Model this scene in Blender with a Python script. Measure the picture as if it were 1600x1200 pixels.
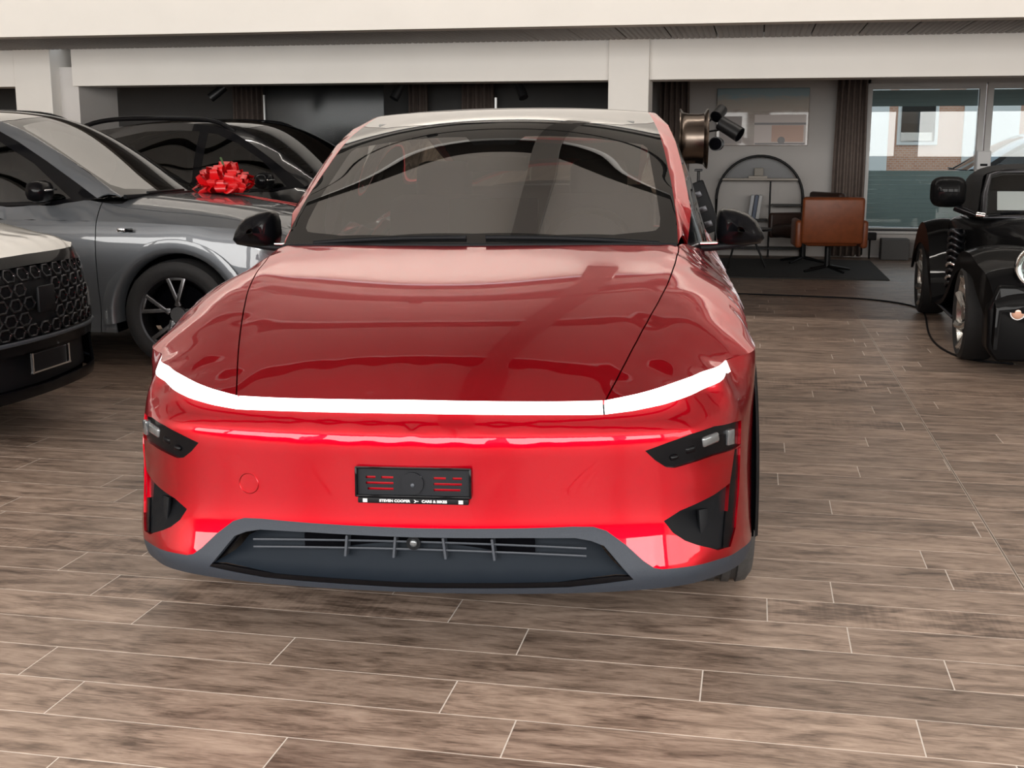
import bpy, bmesh, math, random
import numpy as np
from mathutils import Matrix, Vector
from mathutils.geometry import delaunay_2d_cdt
R = math.radians
PI = math.pi
random.seed(7)
scene = bpy.context.scene
for o in list(bpy.data.objects):
    bpy.data.objects.remove(o)

# ------------------------------------------------------------------ camera, world, lights, exposure
# room axes: x along the floor planks (right), y away from the camera, z up; metres
cam_d = bpy.data.cameras.new('camera')
cam = bpy.data.objects.new('camera', cam_d)
scene.collection.objects.link(cam)
cam.location = (0, 0, 1.422)
cam.rotation_euler = (R(90 - 10.83), 0, R(11.18))
cam_d.sensor_fit = 'HORIZONTAL'
cam_d.sensor_width = 36.0
cam_d.lens = 36.0 * 1905 / 1600
cam_d.clip_end = 200
scene.camera = cam

world = bpy.data.worlds.new('daylight')
scene.world = world
world.use_nodes = True
wn = world.node_tree.nodes
wn['Background'].inputs[0].default_value = (0.86, 0.93, 1.0, 1)
wn['Background'].inputs[1].default_value = 1.6


def area(name, loc, rot, sx, sy, power, col=(1, 1, 1)):
    d = bpy.data.lights.new(name, 'AREA')
    d.shape = 'RECTANGLE'
    d.size, d.size_y, d.energy, d.color = sx, sy, power, col
    o = bpy.data.objects.new(name, d)
    o.location, o.rotation_euler = loc, rot
    scene.collection.objects.link(o)
    return o


# daylight coming in through the four shop windows behind the camera
for wx in (-10.7, -6.6, -2.2, 2.2, 6.6):
    area('window_daylight', (wx, -4.55, 2.85), (R(88), 0, 0), 3.7, 3.2, 370, (1.0, 0.965, 0.92))
# made-up warm lamp strip above the frame, added to brighten downstand and floor
area('added_cove_fill', (-2, 10.16, 5.36), (R(-12), 0, 0), 20.0, .06, 250, (1.0, .94, .86))
# daylight through the office windows at the back right
for wx in (2.15, 3.7):
    area('window_daylight', (wx, 17.15, 1.35), (R(-90), 0, 0), 1.2, 1.6, 3, (0.95, 0.98, 1.0))
# fill light at made-up side windows, added to brighten the floor on the right
area('window_daylight', (8.7, -1.3, 2.85), (R(88), 0, R(90)), 5.8, 3.2, 240, (1.0, 0.955, 0.90))

vs = scene.view_settings
scene.display_settings.display_device = 'sRGB'
vs.view_transform = 'Standard'
vs.look = 'None'
vs.gamma = 1.0
vs.use_curve_mapping = False
vs.exposure = 0.0
scene.cycles.max_bounces = 10
scene.cycles.transparent_max_bounces = 24
scene.cycles.caustics_reflective = False
scene.cycles.caustics_refractive = False
scene.cycles.sample_clamp_indirect = 6.0


# ------------------------------------------------------------------ materials
def nodes_of(name):
    m = bpy.data.materials.new(name)
    m.use_nodes = True
    t = m.node_tree
    return m, t, t.nodes['Principled BSDF']


def mat(name, col, rough=0.5, metal=0.0, coat=0.0, coat_rough=0.03, spec=0.5, emit=None, estr=0.0, ior=None, coat_ior=1.5, noise=0.0, nscale=20, bump=0.0):
    m, t, b = nodes_of(name)
    b.inputs['Base Color'].default_value = (*col, 1)
    b.inputs['Roughness'].default_value = rough
    b.inputs['Metallic'].default_value = metal
    b.inputs['Coat Weight'].default_value = coat
    b.inputs['Coat Roughness'].default_value = coat_rough
    b.inputs['Coat IOR'].default_value = coat_ior
    b.inputs['Specular IOR Level'].default_value = spec
    if emit:
        b.inputs['Emission Color'].default_value = (*emit, 1)
        b.inputs['Emission Strength'].default_value = estr
    if noise or bump:
        tc = t.nodes.new('ShaderNodeTexCoord')
        nz = t.nodes.new('ShaderNodeTexNoise')
        nz.inputs['Scale'].default_value = nscale
        nz.inputs['Detail'].default_value = 5
        t.links.new(tc.outputs['Object'], nz.inputs['Vector'])
        if noise:
            mx = t.nodes.new('ShaderNodeMixRGB')
            mx.blend_type = 'MULTIPLY'
            mx.inputs['Color1'].default_value = (*col, 1)
            rp = t.nodes.new('ShaderNodeValToRGB')
            rp.color_ramp.elements[0].color = (1 - noise, 1 - noise, 1 - noise, 1)
            rp.color_ramp.elements[1].color = (1 + noise * .3,) * 3 + (1,)
            rp.color_ramp.elements[0].position = .3
            rp.color_ramp.elements[1].position = .7
            mx.inputs['Fac'].default_value = 1
            t.links.new(nz.outputs['Fac'], rp.inputs['Fac'])
            t.links.new(rp.outputs['Color'], mx.inputs['Color2'])
            t.links.new(mx.outputs['Color'], b.inputs['Base Color'])
        if bump:
            bp = t.nodes.new('ShaderNodeBump')
            bp.inputs['Strength'].default_value = bump
            bp.inputs['Distance'].default_value = .01
            t.links.new(nz.outputs['Fac'], bp.inputs['Height'])
            t.links.new(bp.outputs['Normal'], b.inputs['Normal'])
    return m


def glass_mat(name, tint, refl_ior=1.5, rough=0.0):
    """thin pane: tinted see-through plus a Fresnel mirror"""
    m = bpy.data.materials.new(name)
    m.use_nodes = True
    t = m.node_tree
    t.nodes.clear()
    out = t.nodes.new('ShaderNodeOutputMaterial')
    mix = t.nodes.new('ShaderNodeMixShader')
    tr = t.nodes.new('ShaderNodeBsdfTransparent')
    tr.inputs[0].default_value = (*tint, 1)
    gl = t.nodes.new('ShaderNodeBsdfGlossy')
    gl.inputs['Roughness'].default_value = rough
    gl.inputs[0].default_value = (1, 1, 1, 1)
    fr = t.nodes.new('ShaderNodeFresnel')
    fr.inputs['IOR'].default_value = refl_ior
    t.links.new(fr.outputs[0], mix.inputs[0])
    t.links.new(tr.outputs[0], mix.inputs[1])
    t.links.new(gl.outputs[0], mix.inputs[2])
    t.links.new(mix.outputs[0], out.inputs[0])
    return m


M = {}
M['red'] = mat('red_car_paint', (.52, .0005, .011), .37, 1.0, 1.0, .012, coat_ior=1.45, spec=0.0)
M['black_gloss'] = mat('black_gloss', (.004, .004, .005), .3, 0, .35, .02, spec=.03, coat_ior=1.4)
M['black'] = mat('black_plastic', (.006, .0065, .008), .5, spec=.15)
M['dark'] = mat('dark_void', (.003, .003, .004), .9, spec=.0)
M['trim_grey'] = mat('grey_textured_plastic', (.034, .041, .054), .55, spec=.3, noise=.12, nscale=300, bump=.05)
M['grille'] = mat('blue_black_plastic', (.006, .010, .016), .6, spec=.15)
M['slat_grey'] = mat('grille_bar_grey', (.05, .058, .072), .42)
M['chrome'] = mat('chrome', (.75, .75, .76), .08, 1.0)
M['light'] = mat('light_bar_glow', (1, 1, 1), .2, emit=(.97, 1.0, .97), estr=2.2, coat=.6)
M['lens'] = mat('lamp_lens', (.16, .17, .18), .15, .5, 1.0)
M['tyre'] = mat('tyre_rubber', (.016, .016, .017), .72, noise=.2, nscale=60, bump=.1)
M['tyre_lit'] = mat('lit_tyre_tread', (.055, .055, .056), .7, noise=.25, nscale=60, bump=.1)  # tyre rubber again, made paler for the light falling on the tread
M['rim_dark'] = mat('dark_alloy', (.05, .05, .055), .3, .8)
M['rim_grey'] = mat('grey_alloy', (.22, .22, .23), .3, .8)
M['rim'] = mat('silver_alloy', (.55, .54, .52), .25, .9)
M['windscreen'] = glass_mat('windscreen_glass', (.50, .53, .51), 3.8)
M['window'] = glass_mat('tinted_window_glass', (.06, .075, .075), 1.55)
M['roof_glass'] = mat('dark_roof_glass', (.006, .006, .007), .04, 0, 1.0, .0, coat_ior=2.6)
M['frit'] = mat('printed_glass_border', (.005, .005, .005), .3, 0, 1.0, .0, coat_ior=1.6, spec=.0)
M['white'] = mat('white_print', (.8, .8, .8), .5)
M['fabric_dark'] = mat('dark_upholstery', (.03, .03, .032), .8)
M['fabric_light'] = mat('grey_upholstery', (.22, .22, .21), .7)


# ------------------------------------------------------------------ mesh helpers
def link(o, parent=None):
    scene.collection.objects.link(o)
    if parent is not None:
        o.parent = parent
    return o


def tag(o, label=None, cat=None, group=None, kind=None):
    if label: o['label'] = label
    if cat: o['category'] = cat
    if group: o['group'] = group
    if kind: o['kind'] = kind
    return o


def empty(name, loc=(0, 0, 0), rz=0.0, rot=None):
    o = bpy.data.objects.new(name, None)
    o.empty_display_size = .1
    o.location = loc
    o.rotation_euler = rot if rot else (0, 0, rz)
    return link(o)


def mesh_obj(name, verts, faces, m, parent=None, smooth=False, normals=None):
    me = bpy.data.meshes.new(name)
    me.from_pydata([tuple(map(float, v)) for v in verts], [], [tuple(int(i) for i in f) for f in faces])
    if m is not None:
        me.materials.append(m)
    if smooth:
        me.polygons.foreach_set('use_smooth', [True] * len(me.polygons))
    me.update()
    if normals is not None:
        me.normals_split_custom_set_from_vertices([tuple(map(float, n)) for n in normals])
    return link(bpy.data.objects.new(name, me), parent)


class MB:
    """collects simple shapes, then builds them as one mesh"""
    def __init__(self):
        self.bm = bmesh.new()

    def box(self, c, s, rot=None, bev=0.0):
        r = bmesh.ops.create_cube(self.bm, size=1)
        vs_ = r['verts']
        mtx = Matrix.Translation(c) @ (rot.to_4x4() if rot is not None else Matrix.Identity(4)) @ Matrix.Diagonal((*s, 1))
        bmesh.ops.transform(self.bm, matrix=mtx, verts=vs_)
        if bev > 0:
            es = list({e for v in vs_ for e in v.link_edges})
            bmesh.ops.bevel(self.bm, geom=es, offset=bev, segments=2, affect='EDGES', profile=.5)
        return self

    def cyl(self, a, b, r, r2=None, seg=16, cap=True):
        a, b = Vector(a), Vector(b)
        d = b - a
        q = d.to_track_quat('Z', 'Y').to_matrix().to_4x4()
        mtx = Matrix.Translation((a + b) / 2) @ q
        bmesh.ops.create_cone(self.bm, cap_ends=cap, segments=seg, radius1=r, radius2=r if r2 is None else r2, depth=d.length, matrix=mtx)
        return self

    def ball(self, c, r, sc=(1, 1, 1), seg=16):
        bmesh.ops.create_uvsphere(self.bm, u_segments=seg, v_segments=max(6, seg // 2), radius=r, matrix=Matrix.Translation(c) @ Matrix.Diagonal((*sc, 1)))
        return self

    def tube(self, pts, r, seg=8):
        pts = [Vector(p) for p in pts]
        rings = []
        n = len(pts)
        up = Vector((0, 0, 1))
        for i, p in enumerate(pts):
            t = (pts[min(i + 1, n - 1)] - pts[max(i - 1, 0)]).normalized()
            a = t.cross(up)
            if a.length < 1e-3:
                a = t.cross(Vector((1, 0, 0)))
            a.normalize()
            b = t.cross(a)
            rr = r[i] if hasattr(r, '__len__') else r
            rings.append([self.bm.verts.new(p + (a * math.cos(k * 2 * PI / seg) + b * math.sin(k * 2 * PI / seg)) * rr) for k in range(seg)])
        for i in range(n - 1):
            for k in range(seg):
                self.bm.faces.new((rings[i][k], rings[i][(k + 1) % seg], rings[i + 1][(k + 1) % seg], rings[i + 1][k]))
        self.bm.faces.new(rings[0][::-1])
        self.bm.faces.new(rings[-1])
        return self

    def prism(self, poly, a, b, axis='y'):
        """polygon in the plane across `axis`, extruded from a to b"""
        def P(u, v, w):
            return {'y': (u, w, v), 'x': (w, u, v), 'z': (u, v, w)}[axis]
        A = [self.bm.verts.new(P(u, v, a)) for u, v in poly]
        B = [self.bm.verts.new(P(u, v, b)) for u, v in poly]
        n = len(poly)
        self.bm.faces.new(A)
        self.bm.faces.new(B[::-1])
        for i in range(n):
            self.bm.faces.new((A[i], B[i], B[(i + 1) % n], A[(i + 1) % n]))
        return self

    def lathe(self, prof, axis_o=(0, 0, 0), seg=48):
        """(radius, x) profile turned about the x axis"""
        ox, oy, oz = axis_o
        rings = []
        for r, x in prof:
            rings.append([self.bm.verts.new((ox + x, oy + r * math.cos(k * 2 * PI / seg), oz + r * math.sin(k * 2 * PI / seg))) for k in range(seg)])
        for i in range(len(prof) - 1):
            for k in range(seg):
                self.bm.faces.new((rings[i][k], rings[i][(k + 1) % seg], rings[i + 1][(k + 1) % seg], rings[i + 1][k]))
        return self

    def build(self, name, m, parent=None, smooth=None):
        bmesh.ops.recalc_face_normals(self.bm, faces=self.bm.faces)
        me = bpy.data.meshes.new(name)
        self.bm.to_mesh(me)
        self.bm.free()
        if m is not None:
            me.materials.append(m)
        if smooth is not None:
            for p in me.polygons:
                p.use_smooth = True
            me.set_sharp_from_angle(angle=R(smooth))
        return link(bpy.data.objects.new(name, me), parent)


def copy_tree(o, parent=None):
    c = o.copy()
    scene.collection.objects.link(c)
    if parent is not None:
        c.parent = parent
    for ch in list(o.children):
        copy_tree(ch, c)
    return c


def text_mesh(name, body, size, m, parent=None, loc=(0, 0, 0), rot=(0, 0, 0), width=None, bold=0.0):
    cu = bpy.data.curves.new(name, 'FONT')
    cu.body = body
    cu.size = size
    cu.align_x = 'CENTER'
    cu.align_y = 'CENTER'
    cu.extrude = .0006
    cu.offset = bold
    o = bpy.data.objects.new(name, cu)
    scene.collection.objects.link(o)
    dg = bpy.context.evaluated_depsgraph_get()
    me = bpy.data.meshes.new_from_object(o.evaluated_get(dg))
    bpy.data.objects.remove(o)
    me.name = name
    if width:
        xs = [v.co.x for v in me.vertices]
        k = width / (max(xs) - min(xs))
        for v in me.vertices:
            v.co.x *= k
    me.materials.clear()
    me.materials.append(m)
    t = link(bpy.data.objects.new(name, me), parent)
    t.location, t.rotation_euler = loc, rot
    return t


# ------------------------------------------------------------------ smooth surfaces through control points
class TPS:
    def __init__(self, pts, vals, sc=(1, 1), reg=1e-9):
        self.sc = np.array(sc, float)
        P = np.asarray(pts, float) * self.sc
        n = len(P)
        self.P = P
        A = np.zeros((n + 3, n + 3))
        A[:n, :n] = self.k(P, P) + reg * np.eye(n)
        A[:n, n] = 1
        A[:n, n + 1:] = P
        A[n, :n] = 1
        A[n + 1:, :n] = P.T
        self.w = np.linalg.solve(A, np.r_[np.asarray(vals, float), 0, 0, 0])

    @staticmethod
    def k(a, b):
        d2 = ((a[:, None, :] - b[None, :, :]) ** 2).sum(2)
        return .5 * d2 * np.log(np.maximum(d2, 1e-18))

    def __call__(self, u, v):
        u, v = np.broadcast_arrays(np.asarray(u, float), np.asarray(v, float))
        Q = np.stack([u.ravel(), v.ravel()], 1) * self.sc
        n = len(self.P)
        out = np.empty(len(Q))
        for i in range(0, len(Q), 4000):
            q = Q[i:i + 4000]
            out[i:i + 4000] = self.k(q, self.P) @ self.w[:n] + self.w[n] + q @ self.w[n + 1:]
        return out.reshape(u.shape)


class Spline:
    """natural cubic spline through points, by chord length"""
    def __init__(self, pts, t=None):
        P = np.asarray(pts, float)
        if P.ndim == 1:
            P = P[:, None]
        self.t = np.r_[0, np.cumsum(np.sqrt((np.diff(P, axis=0) ** 2).sum(1)))] if t is None else np.asarray(t, float)
        self.P = P
        n = len(P)
        h = np.diff(self.t)
        A = np.eye(n)
        B = np.zeros_like(P)
        for i in range(1, n - 1):
            A[i, i - 1], A[i, i], A[i, i + 1] = h[i - 1], 2 * (h[i - 1] + h[i]), h[i]
            B[i] = 6 * ((P[i + 1] - P[i]) / h[i] - (P[i] - P[i - 1]) / h[i - 1])
        self.m = np.linalg.solve(A, B)

    def __call__(self, s):
        s = np.asarray(s, float)
        i = np.clip(np.searchsorted(self.t, s) - 1, 0, len(self.t) - 2)
        h = (self.t[i + 1] - self.t[i])[..., None]
        a = ((self.t[i + 1] - s)[..., None]) / h
        b = 1 - a
        return a * self.P[i] + b * self.P[i + 1] + ((a ** 3 - a) * self.m[i] + (b ** 3 - b) * self.m[i + 1]) * h * h / 6


def interp(tab):
    T = np.array(tab, float)
    return lambda q: np.interp(q, T[:, 0], T[:, 1])


def in_poly(poly, q):
    poly = np.asarray(poly, float)
    x, y = q[:, 0], q[:, 1]
    c = np.zeros(len(q), bool)
    n = len(poly)
    for i in range(n):
        x1, y1 = poly[i]
        x2, y2 = poly[(i + 1) % n]
        if y1 == y2:
            continue
        c ^= ((y1 > y) != (y2 > y)) & (x < (x2 - x1) * (y - y1) / (y2 - y1) + x1)
    return c


def resample(pl, step, closed=False):
    P = np.asarray(pl, float)
    if closed:
        P = np.vstack([P, P[:1]])
    out = []
    for a, b in zip(P[:-1], P[1:]):
        n = max(1, int(math.ceil(np.hypot(*(b - a)) / step)))
        for k in range(n):
            out.append(a + (b - a) * k / n)
    if not closed:
        out.append(P[-1])
    return np.array(out)


def cdt(grid, lines, step):
    """lines: list of (polyline, closed). Returns points and triangles of the constrained triangulation"""
    V, E, L = [], [], []
    for pl, closed in lines:
        p = resample(pl, step, closed)
        k = len(V)
        V += [tuple(q) for q in p]
        n = len(p)
        E += [(k + i, k + i + 1) for i in range(n - 1)]
        if closed:
            E.append((k + n - 1, k))
    LP = np.array(V)
    keep = np.ones(len(grid), bool)
    for i in range(0, len(grid), 2000):
        g = grid[i:i + 2000]
        d = np.sqrt(((g[:, None] - LP[None]) ** 2).sum(2)).min(1)
        keep[i:i + 2000] = d > step * .35
    V += [tuple(q) for q in grid[keep]]
    r = delaunay_2d_cdt([Vector(v) for v in V], E, [], 0, 1e-6)
    P = np.array([tuple(v) for v in r[0]])
    T = np.array([tuple(f) for f in r[2] if len(f) == 3])
    A = P[T]
    ar = np.abs((A[:, 1, 0] - A[:, 0, 0]) * (A[:, 2, 1] - A[:, 0, 1]) - (A[:, 2, 0] - A[:, 0, 0]) * (A[:, 1, 1] - A[:, 0, 1]))
    T = T[ar > 1e-9]
    return P, T, P[T].mean(1)


def surf_normals(f, P, sign=1.0, h=2e-3):
    u, v = P[:, 0], P[:, 1]
    du = f(u + h, v) - f(u - h, v)
    dv = f(u, v + h) - f(u, v - h)
    n = np.cross(du, dv) * sign
    return n / np.maximum(np.linalg.norm(n, axis=1, keepdims=True), 1e-12)


def panel(name, f, P, T, mask, m, parent, sign=1.0, skirt=.012, inset=None, sides='both', normals=True):
    """cut the triangles in mask out of surface f as a panel with folded-in edges.
    sides: 'both' joins the mirror half, 'split' makes two objects, 'one' keeps x>0"""
    t = T[mask]
    if len(t) == 0:
        return []
    idx, inv = np.unique(t.ravel(), return_inverse=True)
    t = inv.reshape(-1, 3)
    p2 = P[idx]
    X = f(p2[:, 0], p2[:, 1])
    N = surf_normals(f, p2, sign)
    if inset is not None:
        d = inset(p2[:, 0], p2[:, 1]) if callable(inset) else inset
        X = X - N * (np.asarray(d)[:, None] if np.ndim(d) else d)
    A = X[t]
    fn = np.cross(A[:, 1] - A[:, 0], A[:, 2] - A[:, 0])
    flip = (fn * N[t[:, 0]]).sum(1) < 0
    t[flip] = t[flip][:, ::-1]
    V, F, NN = [X], [t], [N]
    if skirt:
        ed = {}
        for a, b, c in t:
            for e in ((a, b), (b, c), (c, a)):
                ed[e] = 1
        bd = [e for e in ed if (e[1], e[0]) not in ed]
        if sides == 'both':
            bd = [e for e in bd if not (abs(X[e[0], 0]) < 1e-4 and abs(X[e[1], 0]) < 1e-4)]
        if bd:
            bd = np.array(bd)
            a, b = bd[:, 0], bd[:, 1]
            tn = np.cross(X[b] - X[a], N[a])
            tn /= np.maximum(np.linalg.norm(tn, axis=1, keepdims=True), 1e-12)
            base = len(X)
            nb = len(bd)
            V += [X[a], X[b], X[b] - N[b] * skirt, X[a] - N[a] * skirt]
            NN += [tn] * 4
            q = np.stack([base + np.arange(nb), base + 3 * nb + np.arange(nb), base + 2 * nb + np.arange(nb), base + nb + np.arange(nb)], 1)
            F.append(q)
    V = np.vstack(V)
    NN = np.vstack(NN)
    faces = [tuple(x) for g in F for x in g]
    Vm = V * [-1, 1, 1]
    Nm = NN * [-1, 1, 1]
    fm = [tuple(x[::-1]) for x in faces]
    if sides == 'one':
        return [mesh_obj(name, V, faces, m, parent, True, NN)]
    if sides == 'split':
        return [mesh_obj(name, V, faces, m, parent, True, NN), mesh_obj(name, Vm, fm, m, parent, True, Nm)]
    n = len(V)
    return [mesh_obj(name, np.vstack([V, Vm]), faces + [tuple(i + n for i in x) for x in fm], m, parent, True, np.vstack([NN, Nm]))]


def join(objs):
    """merge meshes (same parent) into the first one, keeping custom normals"""
    objs = [o for o in objs if o]
    if len(objs) < 2:
        return objs[0] if objs else None
    V, F, N, k = [], [], [], 0
    for o in objs:
        me = o.data
        nv = len(me.vertices)
        co = np.empty(nv * 3)
        me.vertices.foreach_get('co', co)
        V.append(co.reshape(-1, 3))
        ln = np.empty(len(me.loops) * 3)
        me.corner_normals.foreach_get('vector', ln)
        li = np.empty(len(me.loops), int)
        me.loops.foreach_get('vertex_index', li)
        n = np.zeros((nv, 3))
        n[li] = ln.reshape(-1, 3)
        N.append(n)
        F += [tuple(i + k for i in p.vertices) for p in me.polygons]
        k += nv
    first = objs[0]
    name, m, par = first.name.split('.')[0], first.data.materials[0], first.parent
    for o in objs:
        bpy.data.objects.remove(o)
    return mesh_obj(name, np.vstack(V), F, m, par, True, np.vstack(N))
# ------------------------------------------------------------------ the room
M['plaster'] = mat('white_plaster', (.80, .765, .72), .75, noise=.03, nscale=2)
M['plaster_back'] = mat('office_wall_paint', (.62, .59, .57), .8, noise=.04, nscale=2)
M['ceil'] = mat('ceiling_panels_paint', (.74, .73, .71), .8)
M['ceil_dark'] = mat('ceiling_recess_grey', (.06, .06, .06), .8)
M['ceil_beam'] = mat('ceiling_beam_grey', (.30, .29, .28), .8)
M['soffit'] = mat('ribbed_soffit_grey', (.26, .235, .22), .6, noise=.1, nscale=30)
M['groove'] = mat('soffit_groove', (.07, .065, .06), .8)
M['darkwall'] = mat('dark_grey_wall', (.085, .083, .082), .7, noise=.08, nscale=1.5)
M['frame_white'] = mat('white_window_frame', (.62, .61, .60), .4)
M['grout'] = mat('pale_grout', (.74, .67, .61), .85, noise=.1, nscale=40)
M['joint'] = mat('joint_sealant', (.17, .13, .10), .7)
M['pane'] = glass_mat('window_pane', (.80, .84, .84), 1.45)
M['pane_dark'] = glass_mat('partition_pane', (.55, .58, .60), 1.22, .14)
M['asphalt'] = mat('street_asphalt', (.12, .12, .12), .9, noise=.2, nscale=8)


def plank_material():
    m, t, b = nodes_of('wood_look_porcelain')
    L = t.links.new
    tc = t.nodes.new('ShaderNodeTexCoord')
    oi = t.nodes.new('ShaderNodeObjectInfo')
    geo = t.nodes.new('ShaderNodeNewGeometry')
    rnd = t.nodes.new('ShaderNodeMath')
    rnd.operation = 'MULTIPLY'
    rnd.inputs[1].default_value = 137.0
    isl = t.nodes.new('ShaderNodeMath')
    isl.operation = 'ADD'
    L(oi.outputs['Random'], isl.inputs[0])
    L(geo.outputs['Random Per Island'], isl.inputs[1])
    fr = t.nodes.new('ShaderNodeMath')
    fr.operation = 'FRACT'
    L(isl.outputs[0], fr.inputs[0])
    L(fr.outputs[0], rnd.inputs[0])
    off = t.nodes.new('ShaderNodeCombineXYZ')
    L(rnd.outputs[0], off.inputs[0])
    L(rnd.outputs[0], off.inputs[1])
    add = t.nodes.new('ShaderNodeVectorMath')
    L(geo.outputs['Position'], add.inputs[0])
    L(off.outputs[0], add.inputs[1])
    mp = t.nodes.new('ShaderNodeMapping')
    mp.inputs['Scale'].default_value = (2.2, 9, 1)
    L(add.outputs[0], mp.inputs['Vector'])
    n1 = t.nodes.new('ShaderNodeTexNoise')
    n1.inputs['Scale'].default_value = 2.2
    n1.inputs['Detail'].default_value = 12
    n1.inputs['Roughness'].default_value = .62
    n1.inputs['Distortion'].default_value = .6
    L(mp.outputs[0], n1.inputs['Vector'])
    mp2 = t.nodes.new('ShaderNodeMapping')
    mp2.inputs['Scale'].default_value = (14, 110, 1)
    L(add.outputs[0], mp2.inputs['Vector'])
    n2 = t.nodes.new('ShaderNodeTexNoise')
    n2.inputs['Scale'].default_value = 1.4
    n2.inputs['Detail'].default_value = 6
    L(mp2.outputs[0], n2.inputs['Vector'])
    n3 = t.nodes.new('ShaderNodeTexNoise')
    n3.inputs['Scale'].default_value = 3.0
    n3.inputs['Detail'].default_value = 4
    L(add.outputs[0], n3.inputs['Vector'])
    # saw marks across some planks
    mp3 = t.nodes.new('ShaderNodeMapping')
    mp3.inputs['Scale'].default_value = (75, 1.4, 1)
    L(add.outputs[0], mp3.inputs['Vector'])
    wv = t.nodes.new('ShaderNodeTexNoise')
    wv.inputs['Scale'].default_value = 1.0
    wv.inputs['Detail'].default_value = 2
    L(mp3.outputs[0], wv.inputs['Vector'])
    gt = t.nodes.new('ShaderNodeMath')
    gt.operation = 'GREATER_THAN'
    gt.inputs[1].default_value = .88
    L(fr.outputs[0], gt.inputs[0])
    saw = t.nodes.new('ShaderNodeMath')
    saw.operation = 'MULTIPLY'
    L(wv.outputs['Fac'], saw.inputs[0])
    L(gt.outputs[0], saw.inputs[1])
    # combine
    a1 = t.nodes.new('ShaderNodeMath')
    a1.operation = 'MULTIPLY_ADD'
    a1.inputs[1].default_value = .62
    L(n1.outputs['Fac'], a1.inputs[0])
    a2 = t.nodes.new('ShaderNodeMath')
    a2.operation = 'MULTIPLY'
    a2.inputs[1].default_value = .30
    L(n2.outputs['Fac'], a2.inputs[0])
    L(a2.outputs[0], a1.inputs[2])
    a3 = t.nodes.new('ShaderNodeMath')
    a3.operation = 'MULTIPLY_ADD'
    a3.inputs[1].default_value = .16
    L(n3.outputs['Fac'], a3.inputs[0])
    L(a1.outputs[0], a3.inputs[2])
    a4 = t.nodes.new('ShaderNodeMath')
    a4.operation = 'MULTIPLY_ADD'
    a4.inputs[1].default_value = -.10
    L(saw.outputs[0], a4.inputs[0])
    L(a3.outputs[0], a4.inputs[2])
    rp = t.nodes.new('ShaderNodeValToRGB')
    e = rp.color_ramp.elements
    e[0].position, e[0].color = .40, (.10, .068, .052, 1)
    e[1].position, e[1].color = .67, (.46, .347, .278, 1)
    k = e.new(.49)
    k.color = (.235, .168, .130, 1)
    k = e.new(.56)
    k.color = (.34, .248, .195, 1)
    L(a4.outputs[0], rp.inputs['Fac'])
    # tone of the single plank
    tone = t.nodes.new('ShaderNodeMapRange')
    tone.inputs['To Min'].default_value = .72
    tone.inputs['To Max'].default_value = 1.16
    L(fr.outputs[0], tone.inputs['Value'])
    mx = t.nodes.new('ShaderNodeVectorMath')
    mx.operation = 'SCALE'
    L(rp.outputs['Color'], mx.inputs[0])
    L(tone.outputs[0], mx.inputs['Scale'])
    L(mx.outputs[0], b.inputs['Base Color'])
    b.inputs['Roughness'].default_value = .45
    b.inputs['Specular IOR Level'].default_value = .38
    bp = t.nodes.new('ShaderNodeBump')
    bp.inputs['Strength'].default_value = .12
    bp.inputs['Distance'].default_value = .004
    L(a4.outputs[0], bp.inputs['Height'])
    L(bp.outputs['Normal'], b.inputs['Normal'])
    return m


M['plank'] = plank_material()
X0, X1, Y0, Y1 = -13.0, 9.0, -5.0, 17.25

# floor slab with the grout, and the planks on it
floor = MB().box(((X0 + X1) / 2, (Y0 + Y1) / 2, -.054), (X1 - X0, Y1 - Y0, .10664)).build('floor', M['grout'])
tag(floor, kind='structure')
known = {0: .083, -1: .32, -2: .573, -3: -.096, -4: .449, -5: .651, -6: .115}
rows = []
for n in range(-43, 69):
    ph = known.get(n, random.uniform(0, 1.2))
    y = 3.632 + .2 * n
    k0 = int((X0 - ph) / 1.2) - 1
    x = ph + k0 * 1.2
    while x < X1:
        a, c = max(x, X0), min(x + 1.2, X1)
        if c > a + .02:
            if 3.9 < y < 11.8 and a < .92 < c:      # cut at the joint
                rows += [(a, .917, y), (.923, c, y)]
            else:
                rows.append((a, c, y))
        x += 1.2


def seen(a, c, y):
    """is this part of the floor in the frame, and how large does it show"""
    yaw = R(11.18)
    best = 0
    for x in (a, (a + c) / 2, c):
        d = y * math.cos(yaw) - x * math.sin(yaw)
        l = x * math.cos(yaw) + y * math.sin(yaw)
        if d > 1.9 and abs(l / d) < .46:
            best = max(best, (c - a) / d ** 3)
    return best


def plank_verts(a, c, y):
    g, b_, z0, z1 = .0019, .0005, -.006, 0.0
    x0, x1, y0, y1 = a + g, c - g, y + g, y + .2 - g
    lo = [(x0, y0, z0), (x1, y0, z0), (x1, y1, z0), (x0, y1, z0)]
    mi = [(x0, y0, z1 - b_), (x1, y0, z1 - b_), (x1, y1, z1 - b_), (x0, y1, z1 - b_)]
    hi = [(x0 + b_, y0 + b_, z1), (x1 - b_, y0 + b_, z1), (x1 - b_, y1 - b_, z1), (x0 + b_, y1 - b_, z1)]
    F = [(8, 9, 10, 11)]
    for i in range(4):
        j = (i + 1) % 4
        F += [(i, j, 4 + j, 4 + i), (4 + i, 4 + j, 8 + j, 8 + i)]
    return lo + mi + hi, F


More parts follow.
